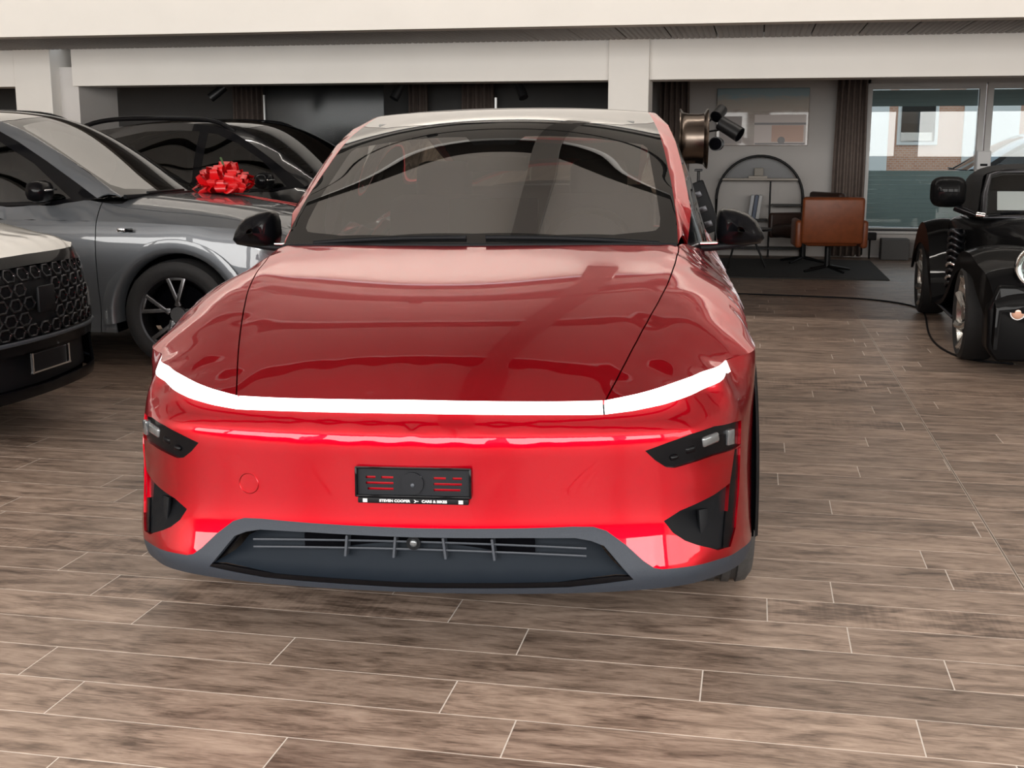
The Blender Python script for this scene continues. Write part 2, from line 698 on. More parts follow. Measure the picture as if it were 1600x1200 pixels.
rank = sorted(rows, key=lambda r_: -seen(*r_))
shared = {}
for a, c, y in rank[:300]:
    key = round(c - a, 3)
    if key not in shared:
        V, F = plank_verts(0, c - a, 0)
        me = bpy.data.meshes.new('plank')
        me.from_pydata(V, [], F)
        me.materials.append(M['plank'])
        shared[key] = me
    o = link(bpy.data.objects.new('plank', shared[key]), floor)
    o.location = (a, y, 0)
V, F = [], []
for a, c, y in rank[300:]:
    v, f = plank_verts(a, c, y)
    k = len(V)
    V += v
    F += [tuple(i + k for i in q) for q in f]
rest = mesh_obj('far_planks', V, F, M['plank'], floor)
tag(rest, kind='stuff')
MB().box((.92, 7.85, -.0033), (.0055, 7.9, .006)).build('expansion_joint', M['joint'], floor)


def struct(o):
    return tag(o, kind='structure')


def wall(name, c, s, m):
    return struct(MB().box(c, s).build(name, m))


# showroom shell: left, right and the glazed front behind the camera
HC = 5.2
wall('wall_left', (X0 - .1, 6, 2.6), (.2, 23, 5.6), M['plaster'])
rw_ = MB()
rw_.box((X1 + .1, -4.6, 2.6), (.2, .8, 5.4)).box((X1 + .1, 9.6, 2.6), (.2, 15.6, 5.4)).box((X1 + .1, -1.2, .62), (.2, 6.1, 1.24)).box((X1 + .1, -1.2, 4.9), (.2, 6.1, .8))
struct(rw_.build('wall_right', M['plaster']))
w = MB()
for dy in np.linspace(-2.95, 2.95, 4):
    w.box((X1 + .1, -1.2 + dy, 2.85), (.08, .07, 3.2))
w.box((X1 + .1, -1.2, 1.28), (.08, 5.9, .08)).box((X1 + .1, -1.2, 4.46), (.08, 5.9, .08))
wo = struct(w.build('window_8', M['frame_white']))  # unseen window, added only to bring more light onto the floor
MB().box((X1 + .1, -1.2, 2.87), (.008, 5.9, 3.2)).build('pane', M['pane'], wo)
struct(MB().box((-2, Y0 + .1, .62), (22, .24, 1.24)).build('wall_front_parapet', M['darkwall']))  # unseen parapet, raised and darkened to thin the bright streaks on the bumper
fw = MB()
fw.box((-2, Y0 + .1, 4.9), (22, .2, .8))
for x in (-12.6, -8.8, -4.4, 0, 4.4, 8.7):
    fw.box((x, Y0 + .1, 2.86), (.55, .2, 3.3))
struct(fw.build('wall_front', M['plaster']))
for i, x in enumerate((-10.7, -6.6, -2.2, 2.2, 6.6)):
    w = MB()
    for dx in (-1.9, 0, 1.9):
        w.box((x + dx, Y0 + .1, 2.85), (.07, .08, 3.2))
    w.box((x, Y0 + .1, 1.28), (3.9, .08, .08)).box((x, Y0 + .1, 4.46), (3.9, .08, .08)).box((x, Y0 + .1, 2.9), (3.9, .06, .05))
    wo = struct(w.build('window_%d' % (i + 3), M['frame_white']))
    MB().box((x, Y0 + .1, 2.87), (3.8, .008, 3.2)).build('pane', M['pane'], wo)
ce = MB()
edges = [Y0, .9, 3.1, 5.3, 7.6, 9.6, 10.1]
grooves = [.9, 3.1, 5.3, 7.6, 9.6]
ceil = struct(MB().box((-2, 2.8, HC + .30), (22, 15.6, .2)).build('ceiling', M['ceil_dark']))
gw = .46
for a, c in zip(edges[:-1], edges[1:]):
    y0 = a + (gw / 2 if a in grooves else 0)
    y1 = c - (gw / 2 if c in grooves else 0)
    for x0, x1 in ((X0, -1.38), (-1.02, X1)):
        MB().box(((x0 + x1) / 2, (y0 + y1) / 2, HC + .06), (x1 - x0, y1 - y0, .12), None, .01).build('ceiling_panel', M['ceil'], ceil)
struct(MB().box((-1.20, 2.8, HC - .04), (.36, 15.5, .16), None, .01).build('trim_1', M['ceil_beam']))

# front downstand with its bright face, the ribbed soffit under it and the lower beam behind
YF, YB, ZS, ZB = 10.5, 11.9, 2.45, 2.085
struct(MB().box((-2, YF + .1, (ZS + HC + .1) / 2), (22, .2, HC + .1 - ZS)).build('wall_downstand', M['plaster']))
so = struct(MB().box((-2, (YF + YB) / 2 + .1, ZS + .08), (22, YB - YF - .2, .06)).build('trim_2', M['groove']))
xs = np.arange(X0, X1, .42)
for x in xs:
    V, F = [], []
    p0 = x + .006
    nr = 8
    wd = (.42 - .012) / nr
    prof = []
    for k in range(nr):
        prof += [(p0 + k * wd, ZS + .012), (p0 + k * wd + wd * .25, ZS + .002), (p0 + k * wd + wd * .75, ZS + .002)]
    prof.append((p0 + nr * wd, ZS + .012))
    for px, pz in prof:
        V += [(px, YF + .2, pz), (px, YB, pz)]
    n = len(prof)
    F = [(2 * i, 2 * i + 1, 2 * i + 3, 2 * i + 2) for i in range(n - 1)]
    k = len(V)
    V += [(prof[0][0], YF + .2, ZS + .05), (prof[0][0], YB, ZS + .05), (prof[-1][0], YF + .2, ZS + .05), (prof[-1][0], YB, ZS + .05)]
    F += [(0, 1, k + 1, k), (2 * n - 2, k + 2, k + 3, 2 * n - 1)]
    mesh_obj('soffit_panel', V, F, M['soffit'], so)
beam = MB()
for a, c in ((X0, -7.66), (-7.03, -1.415), (-1.03, X1)):
    beam.box(((a + c) / 2, YB + .22, (ZS + ZB) / 2 + .03), (c - a, .36, ZS - ZB + .06))
struct(beam.build('trim_3', M['plaster']))
for a, c in ((-7.66, -7.24), (-1.415, -1.03)):
    struct(MB().box(((a + c) / 2, YB + .2, (ZS + .06) / 2), (c - a, .44, ZS + .06), None, .006).build('pillar', M['plaster']))
# dim side face of the left pillar, its shade put in as darker paint
struct(MB().box((-7.135, YB + .55, ZB / 2 + .1), (.21, .8, ZB + .2)).build('pillar', M['plaster_back']))

# rooms behind the beam
struct(MB().box((-2, 14.8, 2.62), (22, 5.4, .1)).build('ceiling_office', M['ceil']))
bw = MB()
bw.box((-.0, 17.35, 1.3), (2.9, .2, 2.8))
bw.box((5.2, 17.35, .2), (7.6, .2, .4)).box((5.2, 17.35, 2.47), (7.6, .2, .36))
bw.box((7.3, 17.35, 1.3), (3.4, .2, 2.8))
struct(bw.build('wall_back', M['plaster_back']))
struct(MB().box((-1.5, 15.2, 1.3), (.12, 4.2, 2.7)).build('wall_divider', M['darkwall']))
struct(MB().box((-7.2, 15.6, 1.3), (11.6, .15, 2.7)).build('wall_back_dark', M['darkwall']))

# two office windows with roller shutters half down, street outside
def office_window(n, xa, xb, z0, z1):
    w = MB()
    f = .075
    for x in (xa - f / 2, xb + f / 2):
        w.box((x, 17.22, (z0 + z1) / 2), (f, .10, z1 - z0 + 2 * f))
    for z in (z0 - f / 2, z1 + f / 2):
        w.box(((xa + xb) / 2, 17.22, z), (xb - xa, .10, f))
    wo = struct(w.build('window_%d' % n, M['frame_white']))
    MB().box(((xa + xb) / 2, 17.25, (z0 + z1) / 2), (xb - xa, .006, z1 - z0)).build('pane', M['pane'], wo)
    return wo
w1 = office_window(1, 1.47, 2.82, .40, 2.22)
w2 = office_window(2, 2.99, 4.34, .40, 2.22)

# tensioned cable with clamp spots under the showroom ceiling
cb = MB()
cb.tube([(x, 6.4, 3.0 - .0006 * (x + 2) ** 2) for x in np.linspace(X0 + .02, X1 - .02, 20)], .012, 6)
t = cb.build('lighting_cable', M['black'] if 'black' in M else None, None, 60)
struct(t)
for x in (-2.0, .55, 1.45):
    MB().box((x, 6.4, 3.03), (.09, .05, .07), None, .006).build('cable_clamp', M['black'], t)
# ------------------------------------------------------------------ car bodies
class Body:
    def __init__(self, plan, inset, ztop, top, glass, cowl, pillar, rail, winline, side_extra=(), step=.022, zbot=.22):
        self.plan = plan
        mir = [(-x, y) for x, y in plan[:0:-1]] + list(plan)
        sp = Spline(mir)
        k = len(plan) - 1
        self.s0 = sp.t[k]
        self.sp = sp
        self.st = sp.t[k:] - self.s0            # s at each plan point
        self.send = self.st[-1]
        self.inset_tps = TPS([(self.s_at(t), z) for t, z, d in inset], [d for t, z, d in inset], (.5, 1.0), reg=2e-6)
        self.ztop_f = interp([(self.s_of_x(t[1], z) if isinstance(t, tuple) else self.s_at(t), z) for t, z in ztop])
        self.zbot = zbot
        self.step = step
        # upper surface: given points + the upper edge of the belt
        sb = np.concatenate([np.arange(0, 2.8, .075), np.arange(2.8, self.send * .985, .2)])
        self.edge_s = np.concatenate([np.linspace(0, 1.5, 90), np.linspace(1.5, self.send, 60)[1:]])
        self.edge = self.belt(self.edge_s, self.ztop_f(self.edge_s))
        B = self.belt(sb, self.ztop_f(sb))
        C = [(x, y, z) for x, y, z in top] + [tuple(b) for b in B]
        C += [(-x, y, z) for x, y, z in C if x > 1e-3]
        self.top_tps = TPS([c[:2] for c in C], [c[2] for c in C], reg=1.2e-4)
        # glasshouse
        self.cowl, self.pillar, self.rail, self.winline = cowl, pillar, rail, winline
        zc, ed = glass                     # centre line (y, z) and side edge of the panes (x, y, z)
        self.g_c = Spline([(z,) for y, z in zc], t=[y for y, z in zc])
        self.g_e = Spline([(x, z) for x, y, z in ed], t=[y for x, y, z in ed])
        po = list(pillar) + list(rail)
        self.g_o = (np.array([q[1] for q in po]), np.array([q[0] for q in po]), np.array([q[2] for q in po]))
        S = list(pillar) + list(rail) + list(winline) + list(side_extra)
        self.side_tps = TPS([(c[1], c[2]) for c in S], [c[0] for c in S])
        # sampled domains
        z0, z1 = zbot - .06, max(self.ztop_f(self.edge_s)) + .02
        fine = np.arange(0.0, 1.5, step)
        coarse = np.arange(1.5, self.send + .05, .07)
        zz = np.arange(z0, z1, step)
        zc = np.arange(z0, z1, .05)
        self.belt_grid = np.vstack([np.stack(np.meshgrid(fine, zz), -1).reshape(-1, 2), np.stack(np.meshgrid(coarse, zc), -1).reshape(-1, 2)])

    def s_at(self, t):
        return float(np.interp(t, np.arange(len(self.st)), self.st))

    def belt(self, s, z):
        s, z = np.broadcast_arrays(np.asarray(s, float), np.asarray(z, float))
        b = self.sp(s.ravel() + self.s0)
        h = 1e-3
        tg = self.sp(s.ravel() + self.s0 + h) - self.sp(s.ravel() + self.s0 - h)
        tg /= np.maximum(np.linalg.norm(tg, axis=1, keepdims=True), 1e-9)
        d = self.inset_tps(np.abs(s), z).ravel()
        return np.stack([b[:, 0] - tg[:, 1] * d, b[:, 1] + tg[:, 0] * d, z.ravel()], 1)

    def top(self, x, y):
        x, y = np.broadcast_arrays(np.asarray(x, float), np.asarray(y, float))
        return np.stack([x.ravel(), y.ravel(), self.top_tps(x, y).ravel()], 1)

    def glass(self, x, y):
        x, y = np.broadcast_arrays(np.asarray(x, float), np.asarray(y, float))
        return np.stack([x.ravel(), y.ravel(), self.glass_tps(x, y).ravel()], 1)

    def glass_tps(self, x, y):
        x, y = np.broadcast_arrays(np.asarray(x, float), np.asarray(y, float))
        xx, yy = np.abs(x.ravel()), y.ravel()
        zc = self.g_c(yy)[:, 0]
        e = self.g_e(yy)
        xe, ze = e[:, 0], e[:, 1]
        z = zc - (zc - ze) * (np.minimum(xx, xe) / xe) ** 2.2
        xo = np.maximum(np.interp(yy, self.g_o[0], self.g_o[1]), xe + .02)
        zo = np.interp(yy, self.g_o[0], self.g_o[2])
        k = np.clip((xx - xe) / (xo - xe), 0, 1.5)
        z = np.where(xx > xe, ze + (zo - ze) * k ** 1.25, z)
        return z.reshape(x.shape)

    def side(self, y, z):
        y, z = np.broadcast_arrays(np.asarray(y, float), np.asarray(z, float))
        return np.stack([self.side_tps(y, z).ravel(), y.ravel(), z.ravel()], 1)

    def s_of_x(self, x, z):
        """front-view coordinate x at height z -> s (front, up to the turn of the corner)"""
        ss = np.linspace(0, self.s_at(14), 700)
        xs = self.belt(ss, np.full(700, z))[:, 0]
        k = int(np.argmax(xs > x)) if (xs > x).any() else len(xs) - 1
        return float(np.interp(x, xs[:k + 1], ss[:k + 1]))

    def s_of_y(self, y):
        ss = np.linspace(0, self.s_at(len(self.plan) - 4), 2400)
        return float(np.interp(y, self.sp(ss + self.s0)[:, 1], ss))

    def front(self, poly):
        """front-view (x, z) outline -> (s, z)"""
        return [(self.s_of_x(x, z), z) for x, z in resample(poly, .03, True)]

    def frontline(self, pl):
        return [(self.s_of_x(x, z), z) for x, z in resample(pl, .03)]

    def arch(self, y, z, r, n=28):
        """wheel opening on the flank, open at the bottom"""
        a = np.linspace(R(-60), R(240), n)
        return [(self.s_of_y(y - r * math.cos(t)), z + r * math.sin(t)) for t in a]

    def pillar_xy(self):
        return [(x, y) for x, y, z in self.pillar]

    def glass_poly(self):
        g = [(x, y) for x, y, *_ in self.cowl] + self.pillar_xy() + [(x, y) for x, y, z in self.rail]
        return g + [(0, self.rail[-1][1] + .02)]

    def win_poly(self):
        g = [(x, y) for x, y, *_ in self.cowl] + [(x, y) for x, y, z in self.winline]
        return g + [(0, self.winline[-1][1] + .02)]

    def side_poly(self):
        return [(y, z) for x, y, z in self.winline] + [(y, z) for x, y, z in self.rail[::-1]] + [(y, z) for x, y, z in self.pillar[::-1]]


def make_wheel(name, root, cx, cy, r, width, rim_r, style, side, tyre_m=None, rim_m=None, groove=True):
    """side=+1: the outer face looks to +x"""
    tm, rm = tyre_m or M['tyre'], rim_m or M['rim_dark']
    w = width / 2
    b = MB()
    prof = [(rim_r, -w * .86), (rim_r + .03, -w), (r - .035, -w * 1.02), (r - .010, -w * .88)]
    if groove:
        for gx in (-.55, -.18, .18, .55):
            prof += [(r - .002, w * (gx - .09)), (r - .012, w * (gx - .07)), (r - .012, w * (gx + .07)), (r - .002, w * (gx + .09))]
    else:
        prof += [(r, -w * .5), (r, w * .5)]
    prof += [(r - .010, w * .88), (r - .035, w * 1.02), (rim_r + .03, w), (rim_r, w * .86)]
    b.lathe(prof, seg=56)
    ty = b.build('wheel', tm, root, 40)
    ty.location = (cx, cy, r)
    if side < 0:
        ty.rotation_euler = (0, 0, PI)
    f = MB()
    f.lathe([(rim_r, -w * .86), (rim_r - .02, -w * .6), (rim_r - .035, w * .5), (rim_r - .012, w * .82), (rim_r + .004, w * .86), (rim_r + .006, w * .80)], seg=56)
    f.build('rim', rm, ty, 40)
    disc = MB().cyl((-w * .2, 0, 0), (-w * .1, 0, 0), rim_r * .72, seg=32)
    disc.build('brake_disc', M['dark'], ty, 40)
    sm = MB()
    x0 = w * .72
    if style == 'geo':
        for k in range(5):
            a = k * 2 * PI / 5 + .3
            rot = lambda t: Matrix.Rotation(t, 3, 'X')
            for off, ln in ((.26, 1.0), (-.20, .97)):
                aa = a + off
                p = Vector((x0, math.cos(aa) * rim_r * ln, math.sin(aa) * rim_r * ln))
                q = Vector((x0, math.cos(a - off * .9) * rim_r * .22, math.sin(a - off * .9) * rim_r * .22))
                mid = (p + q) / 2
                d = p - q
                sm.box(mid, (.022, d.length, .026), Matrix.Rotation(math.atan2(d.z, d.y), 3, 'X'), .004)
            aa = a + .02
            sm.box((x0, math.cos(aa) * rim_r * .93, math.sin(aa) * rim_r * .93), (.02, .026, rim_r * .50), Matrix.Rotation(aa, 3, 'X'), .004)
    elif style == 'twist':
        for k in range(7):
            a = k * 2 * PI / 7
            pts = [(x0 - .012 * j, math.cos(a + .16 * j) * rim_r * (1 - .2 * j), math.sin(a + .16 * j) * rim_r * (1 - .2 * j)) for j in range(5)]
            sm.tube(pts, [.034, .026, .022, .022, .028], 8)
    else:
        for k in range(5):
            a = k * 2 * PI / 5
            for o in (-.13, .13):
                p = Vector((x0, math.cos(a + o) * rim_r * .98, math.sin(a + o) * rim_r * .98))
                q = Vector((x0 - .01, math.cos(a) * rim_r * .15, math.sin(a) * rim_r * .15))
                d = p - q
                sm.box((p + q) / 2, (.025, d.length, .03), Matrix.Rotation(math.atan2(d.z, d.y), 3, 'X'), .005)
    sm.cyl((x0 - .03, 0, 0), (x0 + .008, 0, 0), rim_r * .2, seg=20)
    sm.build('spokes', M['rim'] if style == 'twist' else M['rim_grey'], ty, 40)
    return ty


def arch_well(root, b, y, r, w_in=.36):
    """dark liner inside a wheel opening"""
    for sx in (1, -1):
        m = MB()
        a = np.linspace(R(-15), R(195), 20)
        xo = float(b.belt(np.array([b.s_of_y(y)]), np.array([.6]))[0, 0]) - .012
        V, F = [], []
        for t in a:
            V += [(sx * xo, y - r * math.cos(t), .35 + r * math.sin(t)), (sx * (xo - w_in), y - r * math.cos(t), .35 + r * math.sin(t))]
        n = len(a)
        F = [(2 * i, 2 * i + 1, 2 * i + 3, 2 * i + 2) for i in range(n - 1)]
        F.append([2 * i + 1 for i in range(n)])
        mesh_obj('wheel_arch_liner', V, F, M['dark'], root)
# ------------------------------------------------------------------ the red electric SUV
def build_red():
    root = empty('car', (-.88908, 3.11631, 0), rot=(0, -.01134, .073666))
    tag(root, 'red electric SUV in the foreground with a glowing full-width light bar', 'car')
    plan = [(0, 0), (.2, .006), (.4, .026), (.52, .047), (.63, .077), (.70, .104), (.76, .138), (.82, .187), (.862, .235), (.893, .285), (.915, .335), (.934, .405), (.948, .49), (.96, .61), (.970, .75), (.976, .9), (.980, 1.1), (.980, 1.5), (.975, 2.5), (.972, 3.6), (.962, 4.1), (.93, 4.45), (.85, 4.63), (.6, 4.72), (.3, 4.75), (0, 4.76)]
    ins = []
    for t in (0, .6, 1.2, 1.8, 2.4, 3, 3.6, 4.2, 4.8, 5.4, 5.9):
        ins += [(t, z, d) for z, d in ((.14, .05), (.19, .0), (.22, -.018), (.26, -.035), (.30, -.030), (.36, -.014), (.42, -.004), (.50, 0), (.60, 0), (.645, .002), (.665, .008), (.688, .027), (.712, .044), (.748, .060), (.79, .085))]
    for t in (7.2, 7.8):
        ins += [(t, z, d) for z, d in ((.15, .03), (.22, -.010), (.27, -.026), (.36, -.012), (.45, .0), (.55, .006), (.62, .004), (.66, .013), (.70, .034), (.745, .064), (.79, .078), (.85, .11))]
    for t in (9, 9.8, 10.6):
        ins += [(t, z, d) for z, d in ((.15, .02), (.27, -.018), (.4, -.008), (.54, 0), (.64, .010), (.72, .030), (.76, .048), (.79, .060), (.83, .078))]
    for t in (12, 14, 16, 18, 20, 22, 25):
        ins += [(t, z, d) for z, d in ((.15, .01), (.3, -.004), (.45, -.003), (.6, .0), (.7, .005), (.78, .010), (.84, .018), (.90, .030), (.96, .05))]
    ztop = [(0, .748), (('x', .40), .744), (('x', .522), .744), (('x', .607), .757), (('x', .692), .775), (('x', .779), .795), (('x', .835), .805), (('x', .866), .810), (11.4, .813), (13, .820), (14.3, .842), (15.6, .865), (17, .888), (18, .90), (20, .93), (22, .95), (25, .95)]
    # hood: smooth crown between the centre line and the shut lines
    hy = np.array([.1, .16, .25, .35, .45, .57, .72, .91, 1.1, 1.26])
    zc = np.poly1d(np.polyfit(hy, [.780, .820, .866, .905, .936, .970, 1.008, 1.051, 1.092, 1.127], 4))
    zs = np.poly1d(np.polyfit([.155, .245, .333, .443, .568, .719, .91, 1.168, 1.262], [.767, .809, .851, .894, .938, .982, 1.030, 1.077, 1.084], 4))
    xs_ = interp([(.094, .5205), (.155, .539), (.245, .566), (.333, .591), (.443, .62), (.568, .651), (.719, .684), (.91, .71), (1.1, .726), (1.3, .7305)])
    top = []
    for y in (.13, .19, .27, .37, .48, .60, .74, .90, 1.06, 1.20):
        xs0 = float(xs_(y))
        for f in (0, .25, .5, .75, .92, 1.0):
            if y < .17 and f > .8:
                continue
            top.append((xs0 * f, y, float(zc(y) - (zc(y) - zs(y)) * f ** 2.2)))
    top += [
           (0, 4.6, 1.08), (.4, 4.58, 1.08), (.70, 4.5, 1.1)]
    # fender tops and door shoulders: sections from the shut / window line out to the belt edge
    inl = np.array([(.155, .539, .767), (.245, .566, .809), (.333, .591, .851), (.443, .62, .894), (.5, .635, .914), (.568, .651, .938), (.719, .684, .982), (.91, .71, 1.030), (1.168, .729, 1.077), (1.262, .731, 1.086), (1.45, .766, 1.07), (1.55, .80, 1.05), (1.7, .835, 1.03), (2.0, .855, 1.03), (2.5, .86, 1.04), (3.2, .85, 1.06), (4.0, .80, 1.09)])
    edg = np.array([(.155, .60, .757), (.2, .69, .775), (.28, .78, .795), (.36, .835, .806), (.44, .895, .812), (.5, .935, .816), (.61, .948, .822), (.75, .954, .842), (.95, .954, .866), (1.2, .953, .878), (1.5, .953, .888), (2.5, .943, .90), (3.6, .935, .93), (4.1, .92, .94)])
    gt_ = np.array([(.5, .0, .14, .50, .79), (.65, .0, .15, .47, .74), (.8, .04, .18, .44, .70), (1.0, .15, .32, .52, .73), (1.2, .25, .44, .63, .80), (1.45, .23, .43, .65, .84), (1.8, .13, .35, .64, .85), (2.3, .09, .30, .62, .84), (4.2, .09, .30, .62, .84)])
    for y in (.22, .29, .36, .44, .52, .62, .72, .82, .92, 1.02, 1.12, 1.22, 1.34, 1.48, 1.65, 1.85, 2.1, 2.5, 2.9, 3.4, 3.9):
        xi, zi = (float(np.interp(y, inl[:, 0], inl[:, k])) for k in (1, 2))
        xe, ze = (float(np.interp(y, edg[:, 0], edg[:, k])) for k in (1, 2))
        if y > 1.24:
            top.append((xi, y, zi))
        for k, f in enumerate((.25, .5, .75, .92)):
            top.append((xi + (xe - xi) * f, y, zi + (ze - zi) * float(np.interp(y, gt_[:, 0], gt_[:, 1 + k]))))
    cowl = [(0, 1.10, 1.093), (.3, 1.115, 1.09), (.5, 1.16, 1.087), (.65, 1.215, 1.084), (.729, 1.262, 1.078)]
    pillar = [(.766, 1.45, 1.07), (.774, 1.50, 1.13), (.780, 1.546, 1.188), (.768, 1.66, 1.255), (.757, 1.776, 1.315), (.741, 1.905, 1.383), (.722, 2.038, 1.453), (.691, 2.212, 1.523), (.637, 2.404, 1.578)]
    rail = [(.62, 2.6, 1.588), (.61, 3.0, 1.572), (.60, 3.4, 1.525), (.58, 4.0, 1.37), (.55, 4.5, 1.18)]
    inner = [(.726, 1.36, 1.151), (.715, 1.49, 1.229), (.701, 1.654, 1.31), (.681, 1.825, 1.396), (.657, 2.005, 1.480), (.632, 2.18, 1.535), (.606, 2.342, 1.578)]
    edge_in = [(.73, 1.1, .975), (.729, 1.26, 1.083)] + [(.726, 1.36, 1.147)] + inner[1:] + [(.585, 2.6, 1.584), (.575, 3.0, 1.570), (.565, 3.4, 1.522), (.54, 4.0, 1.368), (.51, 4.5, 1.18)]
    glass = ([(1.1, 1.093), (1.4, 1.266), (1.7, 1.430), (1.85, 1.503), (1.95, 1.543), (2.1, 1.582), (2.35, 1.609), (2.6, 1.615), (3.0, 1.605), (3.4, 1.565), (4.0, 1.42), (4.5, 1.24)], edge_in)
    winline = [(.766, 1.45, 1.07), (.80, 1.55, 1.05), (.835, 1.7, 1.03), (.855, 2.0, 1.03), (.86, 2.5, 1.04), (.85, 3.2, 1.06), (.80, 4.0, 1.09), (.70, 4.5, 1.1)]
    b = Body(plan, ins, ztop, top, glass, cowl, pillar, rail, winline, [(.79, 2.3, 1.3), (.78, 3.0, 1.32)])
    # --- outlines on the front, as seen from straight ahead (x, z)
    trim_x = [(0, .401), (.3, .404), (.44, .407), (.495, .405), (.530, .393), (.583, .353), (.63, .309), (.66, .287), (.682, .281), (.744, .279), (.82, .277), (.88, .275), (.93, .272)]
    trim = b.frontline(trim_x) + [(b.s_of_y(.62), .27), (b.s_of_y(.8), .27)]
    trim_f = interp(trim)
    grille_o = [(0, .376), (.30, .378), (.445, .376), (.489, .367), (.525, .352), (.551, .322), (.578, .290), (.606, .257), (.43, .240), (0, .234)]
    grille = [(-.05, .376)] + b.frontline(grille_o) + [(-.05, .234)]
    lip_o = [(0, .252), (.40, .257), (.56, .270), (.600, .266), (.606, .257), (.43, .240), (0, .234)]
    lip = [(-.05, .252)] + b.frontline(lip_o) + [(-.05, .234)]
    fog = b.front([(.633, .611), (.695, .630), (.757, .646), (.823, .654), (.885, .648), (.907, .642), (.905, .578), (.887, .572), (.825, .572), (.758, .563), (.715, .556), (.691, .560), (.66, .583)])
    intake = b.front([(.686, .409), (.731, .433), (.78, .446), (.827, .459), (.873, .478), (.868, .40), (.860, .3025), (.84, .303), (.818, .315), (.779, .332), (.745, .349), (.712, .374)])
    strip = b.front([(.886, .5710), (.9045, .5715), (.9035, .45), (.893, .345), (.877, .30), (.860, .3025), (.868, .40), (.873, .474)])
    low = [(-.05, .713)] + b.frontline([(0, .713), (.3, .711), (.519, .708), (.60, .7145), (.68, .7255), (.76, .742), (.82, .757), (.84, .763), (.850, .768), (.857, .775)])
    tip = b.s_of_x(.863, .809)
    barend = b.s_of_x(.5205, .72)
    low_f = interp(low)
    edge_sz = [(s, z) for s, z in zip(b.edge_s, b.ztop_f(b.edge_s))]
    s_seam = b.s_of_y(.56)
    AW, AZ, AR, AF, AB = .985, .36, .395, .86, 3.75
    archF, archB = b.arch(AF, AZ, AR), b.arch(AB, AZ, AR)
    s_door, s_door2, s_rear = b.s_of_y(1.36), b.s_of_y(2.45), b.s_of_y(3.35)
    zb = b.zbot
    lines = [(edge_sz, False), (trim, False), (grille, True), (lip, True), (fog, True), (intake, True), (strip, True), (low + [(tip, .797)], False), ([(barend - .0034, .70), (barend - .0034, .76)], False), ([(barend + .0034, .70), (barend + .0034, .76)], False),
             ([(tip, .76), (tip, .83)], False), (archF, True), (archB, True), ([(-.05, zb), (b.send, zb)], False), ([(-.05, zb - .06), (b.send + .05, zb - .06)], False),
             ([(0, zb - .06), (0, .76)], False), ([(b.send, zb - .06), (b.send, 1)], False), ([(-.05, zb - .06), (-.05, 1)], False),
             ([(tip + .012, .80), (s_seam, .70)], False)] + [([(s, zb), (s, .95)], False) for s in (s_door - .002, s_door + .002, s_door2 - .002, s_door2 + .002, s_rear)] + [([(s_door - .3, .29), (b.send, .29)], False)]
    P, T, c = cdt(b.belt_grid, lines, b.step)
    s, z = c[:, 0], c[:, 1]
    ok = (s > 0) & (s < b.send) & (z < b.ztop_f(s)) & (z > zb)
    wheel = in_poly(archF, c) | in_poly(archB, c)
    ok &= ~wheel
    g_, l_, f_, i_, st_ = (in_poly(q, c) for q in (grille, lip, fog, intake, strip))
    glow = (z > low_f(s)) & (s < tip)
    below = (z < trim_f(s)) | ((s > s_door - .3) & (z < .29))
    gaps = ((abs(s - s_door) < .002) | (abs(s - s_door2) < .002) | (abs(s - barend) < .0034)) & (s < 5)
    gaps &= ~((s < barend + .01) & (z < low_f(s)))
    free = ok & ~(g_ | f_ | i_ | st_ | glow) & ~gaps
    seamline = lambda s_: np.interp(s_, [tip + .012, s_seam], [.80, .70])
    rear_of_seam = (s > s_seam) | ((s > tip + .012) & (z > seamline(s)) & (s > tip))
    A = dict(P=P, T=T, parent=root)

    def pn(name, mask, m, **k):
        return panel(name, b.belt, P, T, mask, m, root, **k)
    bump = pn('bumper', free & ~below & ~rear_of_seam, M['red'])
    bump[0]['label'] = 'red front bumper'
    trim_o = pn('lower_bumper_trim', free & below & (s < s_door - .3), M['trim_grey'])
    trim_o[0]['label'] = 'dark grey plastic lower trim'
    sm_ = free & below & (s >= s_door - .3)
    pn('sill_trim', sm_ & (s < b.s_of_y(AB) - .1), M['trim_grey'], sides='split')
    pn('rear_bumper_trim', sm_ & (s > b.s_of_y(AB) + .1), M['trim_grey'])
    fb = pn('front_fender', free & ~below & rear_of_seam & (s < s_door), M['red'], sides='split')
    db = pn('front_door', free & ~below & (s > s_door) & (s < s_door2), M['red'], sides='split')
    d2 = pn('rear_door', free & ~below & (s > s_door2) & (s < s_rear), M['red'], sides='split')
    qb = pn('rear_body', free & ~below & (s > s_rear), M['red'])
    pn('light_bar', ok & glow & (s < barend) & ~gaps, M['light'])[0]['label'] = 'glowing white light bar'
    for o in pn('headlamp', ok & glow & (s > barend) & ~gaps, M['light'], sides='split'):
        o['label'] = 'glowing white headlamp blade'
    # lamp pods, recessed, with their lenses
    pods = pn('fog_lamp_housing', ok & f_, M['black_gloss'], sides='split', inset=.009, skirt=.004)
    pn('corner_strip', ok & st_ & ~i_ & ~f_, M['black_gloss'], sides='split', inset=.006, skirt=.004)
    di = lambda u, v: .012 + .075 * np.clip((v - .30) / .1, 0, 1) * np.clip((.90 - u) / .1, 0, 1)
    vents = pn('air_intake', ok & i_, M['black'], sides='split', inset=di, skirt=.004)
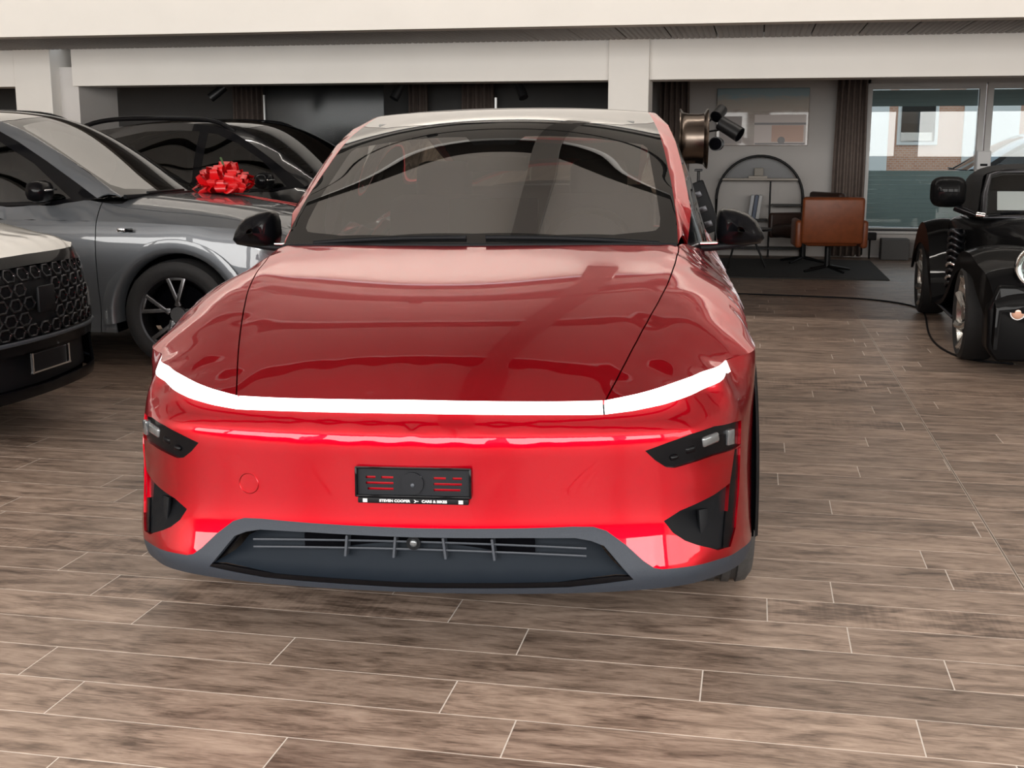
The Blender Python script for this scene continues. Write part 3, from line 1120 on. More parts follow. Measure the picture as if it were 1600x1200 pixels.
    for k, sx in enumerate((1, -1)):
        p = pods[k]
        for (x, zc, y, wx, wz, an) in ((.812, .618, .196, .062, .030, 40), (.755, .600, .150, .034, .020, 28), (.712, .585, .118, .026, .016, 22)):
            m = MB()
            m.box((sx * x, y, zc), (wx, .016, wz), Matrix.Rotation(sx * R(an), 3, 'Z') @ Matrix.Rotation(-sx * R(10), 3, 'Y'), .007)
            m.build('lamp_lens', M['lens'] if x > .8 else M['black_gloss'], p, 60)
        m = MB()
        m.box((sx * .868, .268, .61), (.03, .02, .045), Matrix.Rotation(sx * R(48), 3, 'Z'), .003)
        m.build('reflector', M['lens'], p, 40)
        v = vents[k]
        m = MB()
        m.box((sx * .80, .205, .355), (.035, .012, .115), Matrix.Rotation(sx * R(38), 3, 'Z') @ Matrix.Rotation(R(-8), 3, 'X'), .003)
        m.build('intake_vane', M['black'], v, 40)
    # recessed lower grille
    dg = lambda u, v: np.interp(v, [.235, .257, .30, .315, .40], [0, .004, .055, .075, .085]) * np.clip((.68 - u) / .07, .2, 1)
    gr = pn('lower_grille', ok & g_ & ~l_, M['grille'], inset=dg, skirt=.0)[0]
    walls = resample([q for q in b.frontline(grille_o[:8])], .03)
    W0 = b.belt(walls[:, 0], walls[:, 1])
    V, F = [], []
    for sx in (1, -1):
        k0 = len(V)
        for q in W0:
            V += [(sx * q[0], q[1], q[2]), (sx * q[0] * .985, q[1] + .10, q[2] - .004)]
        F += [(k0 + 2 * i, k0 + 2 * i + 1, k0 + 2 * i + 3, k0 + 2 * i + 2) for i in range(len(W0) - 1)]
    mesh_obj('grille_surround', V, F, M['grille'], gr, True)
    pn('splitter_lip', ok & l_, M['black_gloss'], inset=.002, skirt=.01)[0]['label'] = 'gloss black lip under the grille'
    m = MB()
    m.box((0, .068, .336), (.66, .01, .052), None, .002)
    m.build('opening_shade', M['dark'], gr)  # black block, the shade of the deep opening put into its colour
    for zc in (.350, .328):
        n = 30
        pts = [(x, .030 + .14 * x * x * .5, zc - .012 * (x / .5) ** 2) for x in np.linspace(-.475, .475, n)]
        MB().tube(pts, .0032, 6).build('grille_bar', M['slat_grey'], gr, 50)
    for x in (-.197, -.060, .080, .216):
        MB().box((x * 1.01, .047, .334), (.007, .05, .062), Matrix.Rotation(R(-9) * (1 if x > 0 else -1) * .7, 3, 'Y'), .0015).build('grille_bar', M['slat_grey'], gr)
    m = MB()
    m.cyl((-.005, .02, .349), (-.005, .055, .349), .020, seg=24)
    cm = m.build('front_camera', M['black'], root, 40)
    MB().ball((-.005, .019, .349), .011, (1, .5, 1), 16).build('camera_lens', M['lens'], cm, 60)
    # tow-hook cover, a round lid in the bumper
    a = np.linspace(0, 2 * PI, 40, endpoint=False)
    tc = np.array([(b.s_of_x(.477 + .029 * math.cos(t), .506 + .029 * math.sin(t)), .506 + .029 * math.sin(t)) for t in a])
    C = b.belt(tc[:, 0], tc[:, 1]) * [-1, 1, 1]
    cc = b.belt(np.array([b.s_of_x(.477, .506)]), np.array([.506]))[0] * [-1, 1, 1]
    MB().tube([tuple(q) for q in C] + [tuple(C[0])], .0022, 6).build('tow_hook_cover', M['red'], root, 60)
    # inner dark shell behind every gap
    panel('body_shell', b.belt, P, T, ok & ~(g_ | i_), M['dark'], root, inset=.028, skirt=0)
    # ---- hood and fender tops
    shut = [(.5205, .094), (.539, .155), (.566, .245), (.591, .333), (.62, .443), (.651, .568), (.684, .719), (.71, .91), (.726, 1.10), (.7305, 1.19), (.729, 1.262)]
    shut = [tuple(q) for q in Spline(shut)(np.linspace(0, Spline(shut).t[-1], 40))]
    e = .0022
    sh_a, sh_b = [(x - e, y) for x, y in shut], [(x + e, y) for x, y in shut]
    cw = [(x, y) for x, y, _ in cowl]
    outer = [(x, y) for x, y, _ in b.edge]
    op = outer + [(0, 4.76)]
    wl = b.win_poly()
    gx = np.arange(0, 1.0, b.step)
    grid = np.vstack([np.stack(np.meshgrid(gx, np.arange(.04, 1.5, b.step)), -1).reshape(-1, 2), np.stack(np.meshgrid(np.arange(0, 1, .05), np.arange(1.5, 4.8, .08)), -1).reshape(-1, 2)])
    ln = [(outer, False), (sh_a, False), (sh_b, False), (wl, False), ([(0, 0), (0, 5)], False), ([(.7, 1.358), (1, 1.358)], False), ([(.7, 1.362), (1, 1.362)], False), ([(.7, 2.448), (1, 2.448)], False), ([(.7, 2.452), (1, 2.452)], False), ([(.7, 3.4), (1, 3.4)], False)]
    P2, T2, c2 = cdt(grid, ln, b.step)
    ok2 = in_poly(op, c2) & ~in_poly(wl, c2) & (c2[:, 0] > 0)
    shx = lambda y_: np.interp(y_, [q[1] for q in shut], [q[0] for q in shut])
    xx, yy = c2[:, 0], c2[:, 1]
    hood_m = ok2 & (xx < shx(yy) - e) & (yy < 1.27)
    out_m = ok2 & (xx > shx(yy) + e)

    def pt(name, mask, m, **k):
        return panel(name, b.top, P2, T2, mask, m, root, **k)
    pt('hood', hood_m, M['red'], skirt=.015)[0]['label'] = 'red hood'
    ft = pt('front_fender', out_m & (yy < 1.358), M['red'], sides='split')
    for k in (0, 1):
        join([fb[k], ft[k]])
    dt = pt('front_door', out_m & (yy > 1.362) & (yy < 2.448), M['red'], sides='split')
    doors = [join([db[k], dt[k]]) for k in (0, 1)]
    rt = pt('rear_door', out_m & (yy > 2.452) & (yy < 3.4), M['red'], sides='split')
    doors2 = [join([d2[k], rt[k]]) for k in (0, 1)]
    qt = pt('rear_body', out_m & (yy > 3.4), M['red'])
    join([qb[0], qt[0]])
    panel('hood_liner', b.top, P2, T2, ok2 & (yy < 1.5), M['dark'], root, inset=.03, skirt=0)
    # ---- glasshouse
    frit = [(0, 1.165), (.3, 1.18), (.5, 1.227), (.62, 1.283), (.648, 1.300), (.662, 1.325), (.664, 1.37), (.650, 1.5), (.633, 1.65), (.617, 1.80), (.608, 1.845), (.59, 1.862), (.5, 1.845), (.3, 1.82), (.12, 1.80), (.08, 1.73), (0, 1.73)]
    gp = b.glass_poly()
    inn = [(.729, 1.262)] + [(x, y) for x, y, z in inner]
    seam = [(0, 1.925), (.3, 1.95), (.5, 2.02), (.60, 2.12), (.634, 2.175)]
    grid = np.vstack([np.stack(np.meshgrid(np.arange(0, .85, .025), np.arange(1.05, 2.7, .025)), -1).reshape(-1, 2), np.stack(np.meshgrid(np.arange(0, .7, .06), np.arange(2.7, 4.6, .08)), -1).reshape(-1, 2)])
    railin = [(.606, 2.342), (.585, 2.6), (.575, 3.0), (.565, 3.4), (.54, 4.0), (.51, 4.52)]
    P3, T3, c3 = cdt(grid, [(gp, False), (frit, False), (inn + railin[1:], False), (seam, False), ([(x, y + .006) for x, y in seam], False), ([(0, 1), (0, 4.7)], False), ([(.5, 2.3), (.9, 2.3)], False)], .025)
    ok3 = in_poly(gp, c3) & (c3[:, 0] > 0)
    inx = interp([(y, x) for x, y in inn + railin[1:]])
    smy = interp(seam)
    inside = ok3 & (c3[:, 0] < inx(c3[:, 1]))
    fr_ = in_poly(frit + [(0, 1.9)][:0], c3)
    scr = c3[:, 1] < smy(c3[:, 0])

    def pg(name, mask, m, **k):
        return panel(name, b.glass, P3, T3, mask, m, root, **k)
    pg('windshield', inside & fr_, M['windscreen'], skirt=0)[0]['label'] = 'clear curved windshield'
    pg('windshield_border', inside & scr & ~fr_, M['frit'], skirt=0)[0]['label'] = 'black printed edge of the windshield'
    pg('roof_glass', inside & (c3[:, 1] > smy(c3[:, 0]) + .006), M['roof_glass'], skirt=.01)[0]['label'] = 'dark reflective glass roof'
    pg('windshield_pillar', ok3 & ~inside & (c3[:, 1] < 2.3), M['red'], sides='split', skirt=.01)
    pg('roof_rail', ok3 & ~inside & (c3[:, 1] > 2.3), M['red'], sides='split', skirt=.01)
    # side windows
    sp_ = b.side_poly()
    grid = np.stack(np.meshgrid(np.arange(1.4, 4.6, .06), np.arange(1.0, 1.65, .05)), -1).reshape(-1, 2)
    P4, T4, c4 = cdt(grid, [(sp_, True), ([(2.42, 1), (2.42, 1.6)], False), ([(2.52, 1), (2.52, 1.6)], False), ([(1.72, 1), (1.72, 1.5)], False)], .05)
    ok4 = in_poly(sp_, c4)
    panel('side_window', b.side, P4, T4, ok4 & (c4[:, 0] < 2.42) & (c4[:, 0] > 1.72), M['window'], root, sides='split', skirt=0)
    panel('sail_panel', b.side, P4, T4, ok4 & (c4[:, 0] < 1.72), M['black_gloss'], root, sides='split', skirt=0)
    panel('rear_side_window', b.side, P4, T4, ok4 & (c4[:, 0] > 2.52), M['window'], root, sides='split', skirt=0)
    panel('door_pillar', b.side, P4, T4, ok4 & (c4[:, 0] > 2.42) & (c4[:, 0] < 2.52), M['black_gloss'], root, sides='split', skirt=0)
    # ---- wheels
    for sx in (1, -1):
        for y in (AF, AB):
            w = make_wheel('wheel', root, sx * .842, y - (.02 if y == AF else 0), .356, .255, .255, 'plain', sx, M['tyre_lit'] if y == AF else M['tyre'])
            w.location.z = .356 - sx * .0094
    arch_well(root, b, AF, AR)
    arch_well(root, b, AB, AR)
    for sx in (1, -1):
        for y in (AF, AB):
            V, F = [], []
            for t in np.linspace(R(-14), R(194), 30):
                ca, sa = math.cos(t), math.sin(t)
                for rr, xx_ in ((AR - .02, .89), (AR - .012, .962), (AR + .022, .972), (AR + .034, .962)):
                    V.append((sx * xx_, y - rr * ca, AZ + rr * sa))
            F = [(4 * i + j, 4 * i + j + 1, 4 * i + j + 5, 4 * i + j + 4) for i in range(29) for j in range(3)]
            mesh_obj('wheel_arch_trim', V, F, M['black'], root, True)
    # ---- mirrors: x outwards for the right half, seen from the front
    for sx in (1, -1):
        prof = [(.885, 1.062), (.878, 1.10), (.880, 1.15), (.890, 1.182), (.905, 1.193), (.95, 1.189), (1.0, 1.172), (1.035, 1.145), (1.055, 1.11), (1.067, 1.077), (1.050, 1.058), (.98, 1.050), (.92, 1.050)]
        cx, cz = .97, 1.115
        V, F, rings = [], [], []
        for yo, k in ((1.575, .15), (1.585, .55), (1.605, .82), (1.64, .97), (1.68, 1.0), (1.715, .98)):
            rings.append(len(V))
            V += [(sx * (cx + (x - cx) * k), yo, cz + (zz - cz) * k) for x, zz in prof]
        n = len(prof)
        for r0, r1 in zip(rings[:-1], rings[1:]):
            F += [(r0 + i, r0 + (i + 1) % n, r1 + (i + 1) % n, r1 + i) for i in range(n)]
        F.append(list(range(n)))
        mo = mesh_obj('door_mirror', V, F, M['black_gloss'], root, True)
        mo['label'] = 'gloss black door mirror'
        mesh_obj('mirror_glass', [(sx * (cx + (x - cx) * .93), 1.708, cz + (zz - cz) * .93) for x, zz in prof], [list(range(n))], M['chrome'], mo)
        m = MB()
        m.tube([(sx * .80, 1.66, 1.040), (sx * .86, 1.655, 1.043), (sx * .93, 1.65, 1.050), (sx * 1.05, 1.65, 1.066)], [.016, .016, .014, .008], 10)
        m.build('mirror_arm', M['black'], mo, 60)
        m = MB()
        m.tube([(sx * .82, 1.632, 1.060), (sx * .885, 1.628, 1.062)], .006, 8)
        m.build('mirror_trim', M['chrome'], mo, 60)
    # ---- wipers at the cowl
    for x0_, x1_, yo in ((-.60, -.02, 0), (.05, .66, 0)):
        pts = []
        for x in np.linspace(x0_, x1_, 9):
            y = 1.122 + .22 * x * x + .012
            pts.append((x, y, float(b.glass_tps(x, y)) + .007))
        w = MB().tube(pts, .008, 6).build('wiper_blade', M['black'], root, 60)
    pts = [(x, 1.11 + .23 * x * x, float(b.top_tps(x, 1.09 + .2 * x * x)) - .004) for x in np.linspace(-.72, .72, 25)]
    MB().tube(pts, .016, 6).build('cowl_seal', M['black'], root, 60)
    # ---- number plate holder, empty, see-through slots
    ph = empty('plate_holder')
    ph.parent = root
    ph.location = (.005, -.010, .525)
    ph.rotation_euler = (R(-4), 0, 0)
    w, h = .1575, .046
    slots = []
    for zc, segs in ((.019, ((-.133, -.106), (-.090, -.056), (.056, .090), (.108, .134))), (.003, ((-.133, -.056), (.056, .134))), (-.013, ((-.128, -.056), (.056, .130)))):
        slots += [(x0, x1, zc) for x0, x1 in segs]
    V2, E2 = [], []

    def loop(pl):
        k = len(V2)
        V2.extend(Vector(p) for p in pl)
        E2.extend((k + i, k + (i + 1) % len(pl)) for i in range(len(pl)))
    ol = [(-w, -.030), (w, -.030), (w, h), (-w, h)]
    loop(ol)
    for x0, x1, zc in slots:
        loop([(x0, zc - .0032), (x1, zc - .0032), (x1, zc + .0032), (x0, zc + .0032)])
    r = delaunay_2d_cdt(V2, E2, [], 0, 1e-6)
    pv = [tuple(v) for v in r[0]]
    F = []
    for f in r[2]:
        cx = sum(pv[i][0] for i in f) / 3
        cz = sum(pv[i][1] for i in f) / 3
        if any(x0 < cx < x1 and abs(cz - zc) < .0032 for x0, x1, zc in slots):
            continue
        F.append(tuple(f))
    bp = mesh_obj('back_panel', [(x, .004, zz) for x, zz in pv], F, M['trim_plate'], ph)
    md = bp.modifiers.new('thickness', 'SOLIDIFY')
    md.thickness = .004
    fr = MB()
    for bx in (((0, -.001, h + .001), (.321, .014, .006)), ((0, -.001, -.032), (.321, .014, .006)), ((-w - .001, -.001, .007), (.006, .014, .082)), ((w + .001, -.001, .007), (.006, .014, .082))):
        fr.box(bx[0], bx[1], None, .0018)
    fr.build('holder_frame', M['black_gloss'], ph, 40)
    st = MB().box((0, -.002, -.0435), (.308, .012, .016), None, .003).build('name_strip', M['black'], ph, 40)
    text_mesh('lettering', 'STEVEN COOPER', .0098, M['white'], st, (-.050, -.009, -.0435), (R(90), 0, 0), .086, .0003)
    text_mesh('lettering', 'CARS & BIKES', .0098, M['white'], st, (.060, -.009, -.0435), (R(90), 0, 0), .070, .0003)
    lg = MB()
    lg.prism([(.003, -.0395), (.006, -.0395), (.0115, -.0435), (.006, -.0475), (.003, -.0475), (.0075, -.0435)], -.0092, -.0084)
    lg.box((.013, -.0088, -.0435), (.006, .001, .0016))
    lg.build('logo', M['white'], st)
    for sx in (-1, 1):
        MB().box((sx * .133, -.0086, -.0435), (.012, .001, .010)).build('clip', M['white'], st)
    MB().cyl((-.002, -.003, .004), (-.002, .006, .004), .031, seg=28).build('centre_boss', M['trim_plate'], ph, 40)
    MB().ball((-.001, -.005, .000), .006, (1, .4, 1), 12).build('screw', M['slat_grey'], ph, 60)
    MB().cyl((.020, -.001, .022), (.020, .006, .022), .004, seg=12).build('screw', M['slat_grey'], ph, 60)
    # ---- cabin
    MB().box((0, 2.6, .55), (1.5, 2.9, .3), None, .05).build('cabin_floor', M['fabric_dark'], root)
    dash = MB().box((0, 1.55, .93), (1.42, .55, .20), None, .07).build('dashboard', M['fabric_light'], root, 50)
    MB().box((.0, 1.70, 1.125), (.36, .02, .22), Matrix.Rotation(R(-8), 3, 'X'), .006).build('screen', M['black_gloss'], dash, 40)
    for sx in (-1, 1):
        sx_ = sx * .37
        bk = MB().box((sx_, 2.55, .92), (.50, .16, .62), Matrix.Rotation(R(-16), 3, 'X'), .06).build('seat', M['fabric_light'], root, 50)
        MB().box((sx_, 2.68, 1.28), (.27, .10, .20), Matrix.Rotation(R(-12), 3, 'X'), .045).build('headrest', M['fabric_light'], bk, 50)
        MB().box((sx_, 2.30, .66), (.50, .52, .16), None, .06).build('seat_base', M['fabric_light'], bk, 50)
    MB().box((0, 3.35, .95), (1.25, .16, .6), Matrix.Rotation(R(-18), 3, 'X'), .06).build('rear_bench', M['fabric_light'], root, 50)
    a = np.linspace(0, 2 * PI, 33)
    MB().tube([(.37 + .175 * math.cos(t), 1.93 - .06 * math.sin(t), 1.02 + .16 * math.sin(t)) for t in a], .016, 8).build('steering_wheel', M['fabric_dark'], root, 60)
    MB().box((0, 1.86, 1.37), (.25, .03, .06), None, .012).build('interior_mirror', M['black_gloss'], root, 40)
    hl = MB().box((0, 2.9, 1.53), (1.1, 1.6, .02), None, .005).build('headliner', M['fabric_light'], root)
    return root, b


M['trim_plate'] = mat('plate_holder_plastic', (.008, .009, .012), .45, spec=.2)
red_root, red_body = build_red()
# ------------------------------------------------------------------ the three parked SUVs on the left
def suv_surfaces():
    plan = [(0, 0), (.25, .012), (.45, .04), (.60, .085), (.72, .15), (.80, .23), (.85, .33), (.885, .46), (.905, .62), (.918, .80), (.926, .95), (.930, 1.2), (.932, 1.8), (.932, 2.6), (.930, 3.5), (.92, 3.95), (.88, 4.25), (.78, 4.43), (.5, 4.5), (0, 4.52)]
    ins = []
    for t in (0, .5, 1, 1.5, 2, 2.5, 3, 3.5, 4):
        ins += [(t, z, d) for z, d in ((.15, .09), (.20, .03), (.28, .0), (.40, .01), (.52, .0), (.62, .0), (.75, .015), (.85, .04), (.93, .085), (1.0, .14))]
    for t in (5.5, 7):
        ins += [(t, z, d) for z, d in ((.15, .07), (.20, .03), (.28, .0), (.45, .0), (.62, .0), (.75, .01), (.85, .025), (.93, .05), (1.0, .09))]
    for t in (9, 10, 11, 11.4, 11.8, 12.2, 12.6, 13, 13.4, 13.8, 14.3, 15, 16, 17, 19):
        ins += [(t, z, d) for z, d in ((.15, .04), (.26, .01), (.34, .025), (.45, .02), (.58, .004), (.70, -.004), (.80, .0), (.88, .012), (.96, .035), (1.03, .07))]
    ztop = [(0, .925), (3, .918), (5, .91), (7, .92), (9, .945), (11, .965), (13, .985), (15, 1.0), (19, 1.02)]
    zc = np.poly1d(np.polyfit([.15, .35, .6, .9, 1.15, 1.3], [.975, 1.022, 1.064, 1.10, 1.125, 1.137], 3))
    xe = interp([(.15, .70), (.25, .775), (.33, .81), (.46, .845), (.62, .873), (.95, .89), (1.2, .893), (1.8, .888), (3.5, .884), (4.2, .85)])
    ze = interp([(.1, .914), (.23, .91), (.46, .92), (.8, .945), (1.2, .965), (2.6, .985), (4.2, 1.0)])
    top = []
    for y in (.16, .26, .38, .52, .68, .86, 1.05, 1.22, 1.34):
        for f in (0, .25, .5, .7, .82, .90):
            top.append((float(xe(y)) * f, y, float(zc(y)) - (float(zc(y)) - float(ze(y))) * f ** min(6.0, 3.0 + 5 * (y - .16))))
    wl_ = [(1.5, .80, 1.10), (1.7, .84, 1.075), (2.2, .87, 1.06), (2.8, .87, 1.075), (3.4, .86, 1.10), (4.0, .80, 1.12), (4.35, .70, 1.12)]
    W_ = np.array(wl_)
    for y in (1.5, 1.66, 1.85, 2.1, 2.4, 2.7, 3.0, 3.4, 3.8, 4.1):
        x, z = float(np.interp(y, W_[:, 0], W_[:, 1])), float(np.interp(y, W_[:, 0], W_[:, 2]))
        for f, g_ in ((0, 0), (.25, .12), (.5, .34), (.75, .63)):
            top.append((x + (float(xe(y)) - x) * f, y, z + (float(ze(y)) - z) * g_))
    top += [(0, 4.4, 1.10), (.4, 4.38, 1.1)]
    cowl = [(0, 1.17, 1.128), (.3, 1.185, 1.128), (.55, 1.23, 1.128), (.745, 1.30, 1.128)]
    pillar = [(.79, 1.45, 1.115), (.775, 1.60, 1.215), (.752, 1.80, 1.335), (.722, 2.0, 1.445), (.685, 2.2, 1.535), (.655, 2.4, 1.585)]
    rail = [(.645, 2.7, 1.612), (.64, 3.1, 1.605), (.63, 3.6, 1.56), (.60, 4.1, 1.46), (.56, 4.4, 1.30)]
    glass = ([(1.17, 1.128), (1.4, 1.255), (1.6, 1.37), (1.8, 1.478), (2.0, 1.567), (2.15, 1.612), (2.4, 1.640), (2.8, 1.652), (3.3, 1.635), (3.8, 1.575), (4.2, 1.47), (4.42, 1.36)], [(.75, 1.17, 1.04), (.745, 1.3, 1.125), (.715, 1.5, 1.245), (.688, 1.7, 1.36), (.655, 1.9, 1.465), (.62, 2.08, 1.54), (.59, 2.35, 1.60), (.575, 2.7, 1.618), (.57, 3.1, 1.61), (.56, 3.6, 1.568), (.53, 4.1, 1.46), (.50, 4.41, 1.32)])
    winline = [(.79, 1.45, 1.115), (.80, 1.5, 1.10), (.84, 1.7, 1.075), (.87, 2.2, 1.06), (.87, 2.8, 1.075), (.86, 3.4, 1.10), (.80, 4.0, 1.13), (.70, 4.35, 1.14)]
    st = lambda L: [(x, y, z if z < 1.16 else 1.16 + (z - 1.16) * 1.13) for x, y, z in L]
    pillar, rail = st(pillar), st(rail)
    glass = ([q[1:] for q in st([(0, y, z) for y, z in glass[0]])], st(glass[1]))
    return Body(plan, ins, ztop, top, glass, cowl, pillar, rail, winline, [(.82, 2.4, 1.3), (.81, 3.2, 1.33)], step=.04, zbot=.24)


def build_suv(label, loc, heading, paint, trim, roof_m, glass_m=None, rails=True, front='plain', pillar_m=None, group=None):
    root = empty('car', (loc[0], loc[1], 0), heading)
    tag(root, label, 'car', group)
    b = suv_surfaces()
    glass_m = glass_m or M['window']
    AF, AB, AZ, AR = .90, 3.58, .36, .425
    aF, aB = b.arch(AF, AZ, AR), b.arch(AB, AZ, AR)
    edge_sz = list(zip(b.edge_s, b.ztop_f(b.edge_s)))
    zb = b.zbot
    s_seam, s_door, s_d2, s_rear = b.s_of_y(.60), b.s_of_y(1.42), b.s_of_y(2.48), b.s_of_y(3.25)
    # front outlines (x, z)
    lamp = b.front([(.60, .85), (.72, .875), (.80, .89), (.84, .86), (.85, .80), (.80, .70), (.74, .60), (.68, .59), (.66, .70)])
    gril = [(-.05, .875)] + b.frontline([(0, .875), (.4, .868), (.60, .855), (.66, .70), (.68, .59), (.60, .545), (0, .53)]) + [(-.05, .53)]
    lowg = [(-.05, .46)] + b.frontline([(0, .46), (.55, .46), (.70, .44), (.62, .30), (0, .29)]) + [(-.05, .29)]
    ft = [(-.05, .275), (b.s_of_y(.5), .30), (b.s_of_y(.62), .34)]
    lines = [(edge_sz, False), (aF, True), (aB, True), (lamp, True), (gril, True), (lowg, True), ([(-.05, zb), (b.send, zb)], False), ([(s_door, .36), (b.send, .36)], False), (ft, False)]
    e = .003
    for s in (s_door, s_d2):
        lines += [([(s - e, zb), (s - e, 1.06)], False), ([(s + e, zb), (s + e, 1.06)], False)]
    lines += [([(s_seam, zb), (s_seam, 1.0)], False), ([(s_rear, zb), (s_rear, 1.06)], False), ([(0, zb), (0, 1)], False)]
    P, T, c = cdt(b.belt_grid, lines, b.step)
    s, z = c[:, 0], c[:, 1]
    ok = (s > 0) & (s < b.send) & (z < b.ztop_f(s)) & (z > zb) & ~in_poly(aF, c) & ~in_poly(aB, c)
    lm, gm, lg = in_poly(lamp, c), in_poly(gril, c), in_poly(lowg, c)
    gap = (abs(s - s_door) < e) | (abs(s - s_d2) < e)
    sill = (z < .36) & (s > s_door)
    fl = (z < np.interp(s, [q[0] for q in ft], [q[1] for q in ft])) & (s < s_seam)
    free = ok & ~gap & ~(lm | gm | lg) & ~fl

    def pn(name, mask, m, **k):
        return panel(name, b.belt, P, T, mask, m, root, **k)
    pn('bumper', free & (s < s_seam) & ~((s > 3)), M['black_gloss'] if front == 'sport' else paint)
    pn('bumper_lip', ok & fl, trim)
    fd = pn('front_fender', free & (s > s_seam) & (s < s_door), paint, sides='split')
    db = pn('front_door', free & (s > s_door) & (s < s_d2) & ~sill, paint, sides='split')
    d2 = pn('rear_door', free & (s > s_d2) & (s < s_rear) & ~sill, paint, sides='split')
    pn('sill', free & sill & (s < s_rear), trim, sides='split')
    qb = pn('rear_body', free & (s > s_rear), paint)
    pn('headlamp', ok & lm, M['lens'], sides='split', inset=.004)
    g = pn('grille', ok & gm, M['black'], inset=.025, skirt=0)[0]
    lgp = pn('lower_grille', ok & lg, M['black'], inset=.05, skirt=0)[0]
    panel('body_shell', b.belt, P, T, ok, M['dark'], root, inset=.06, skirt=0)
    # upper surfaces
    outer = [(x, y) for x, y, _ in b.edge]
    wl = b.win_poly()
    op = outer + [(0, 4.52)]
    shut = [(.62, .13), (.70, .25), (.755, .42), (.79, .7), (.80, 1.0), (.79, 1.25), (.765, 1.36)]
    cwl = [(x, y) for x, y, _ in b.cowl]
    grid = np.vstack([np.stack(np.meshgrid(np.arange(0, .95, .04), np.arange(.04, 1.6, .04)), -1).reshape(-1, 2), np.stack(np.meshgrid(np.arange(0, .95, .06), np.arange(1.6, 4.6, .09)), -1).reshape(-1, 2)])
    ln = [(outer, False), (wl, False), ([(x - e, y) for x, y in shut], False), ([(x + e, y) for x, y in shut], False), ([(0, 0), (0, 5)], False)]
    for y in (1.42, 2.48):
        ln += [([(.7, y - e), (1, y - e)], False), ([(.7, y + e), (1, y + e)], False)]
    ln += [([(.6, 3.25), (1, 3.25)], False)]
    P2, T2, c2 = cdt(grid, ln, .04)
    ok2 = in_poly(op, c2) & ~in_poly(wl, c2) & (c2[:, 0] > 0)
    x2, y2 = c2[:, 0], c2[:, 1]
    sh = np.interp(y2, [q[1] for q in shut], [q[0] for q in shut])

    def pt(name, mask, m, **k):
        return panel(name, b.top, P2, T2, mask, m, root, **k)
    pt('hood', ok2 & (x2 < sh - e) & (y2 < 1.40), paint, skirt=.012)
    ftp = pt('front_fender', ok2 & (x2 > sh + e) & (y2 < 1.42 - e), paint, sides='split')
    for k in (0, 1):
        join([fd[k], ftp[k]])
    t1 = pt('front_door', ok2 & (y2 > 1.42 + e) & (y2 < 2.48 - e) & (x2 > .7), paint, sides='split')
    t2 = pt('rear_door', ok2 & (y2 > 2.48 + e) & (y2 < 3.25) & (x2 > .7), paint, sides='split')
    for k in (0, 1):
        join([db[k], t1[k]])
        join([d2[k], t2[k]])
    join([qb[0], pt('rear_body', ok2 & (y2 > 3.25), paint)[0]])
    panel('hood_liner', b.top, P2, T2, ok2, M['dark'], root, inset=.05, skirt=0)
    # glasshouse
    gp = b.glass_poly()
    inn = [(.745, 1.30), (.715, 1.5), (.688, 1.7), (.655, 1.9), (.62, 2.08), (.59, 2.35), (.575, 2.7), (.57, 3.1), (.56, 3.6), (.53, 4.1), (.50, 4.41)]
    seam = [(0, 2.09), (.3, 2.10), (.5, 2.12), (.62, 2.16)]
    grid = np.stack(np.meshgrid(np.arange(0, .82, .05), np.arange(1.1, 4.5, .05)), -1).reshape(-1, 2)
    frit = [(0, 1.24), (.4, 1.26), (.62, 1.33), (.685, 1.40), (.672, 1.6), (.64, 1.8), (.60, 2.0), (.56, 2.04), (.2, 2.03), (.15, 1.93), (0, 1.93)]
    P3, T3, c3 = cdt(grid, [(gp, False), (inn, False), (seam, False), ([(x, y + .008) for x, y in seam], False), (frit, False), ([(0, 1), (0, 4.6)], False), ([(.5, 2.4), (.9, 2.4)], False)], .045)
    ok3 = in_poly(gp, c3) & (c3[:, 0] > 0)
    ins_ = ok3 & (c3[:, 0] < np.interp(c3[:, 1], [q[1] for q in inn], [q[0] for q in inn]))
    sy = np.interp(c3[:, 0], [q[0] for q in seam], [q[1] for q in seam])

    def pg(name, mask, m, **k):
        return panel(name, b.glass, P3, T3, mask, m, root, **k)
    pm = pillar_m or paint
    fm = in_poly(frit, c3)
    pg('windshield', ins_ & (c3[:, 1] < sy) & fm, glass_m, skirt=0)
    pg('windshield_border', ins_ & (c3[:, 1] < sy) & ~fm, M['frit'], skirt=0)
    pg('roof', ins_ & (c3[:, 1] > sy + .008), roof_m, skirt=.01)
    pg('windshield_pillar', ok3 & ~ins_ & (c3[:, 1] < 2.4), pm, sides='split', skirt=.01)
    pg('roof_side', ok3 & ~ins_ & (c3[:, 1] > 2.4), pm, sides='split', skirt=.01)
    sp_ = b.side_poly()
    grid = np.stack(np.meshgrid(np.arange(1.4, 4.5, .06), np.arange(1.0, 1.65, .05)), -1).reshape(-1, 2)
    # window opening inside a painted frame
    wf = [(1.62, 1.115), (1.72, 1.098), (2.2, 1.085), (2.45, 1.092), (2.45, 1.58), (2.36, 1.57), (2.12, 1.48), (1.88, 1.34)]
    wr = [(2.54, 1.094), (2.8, 1.10), (3.3, 1.12), (3.62, 1.20), (3.55, 1.51), (3.1, 1.595), (2.75, 1.605), (2.54, 1.595)]
    P4, T4, c4 = cdt(grid, [(sp_, True), (wf, True), (wr, True)], .05)
    ok4 = in_poly(sp_, c4)
    a_, b_ = in_poly(wf, c4), in_poly(wr, c4)
    panel('side_window', b.side, P4, T4, ok4 & a_, M['window'], root, sides='split', skirt=0)
    panel('rear_side_window', b.side, P4, T4, ok4 & b_, M['window'], root, sides='split', skirt=0)
    panel('window_frame', b.side, P4, T4, ok4 & ~a_ & ~b_ & (c4[:, 0] < 2.62), M['black_gloss'], root, sides='split', skirt=0)
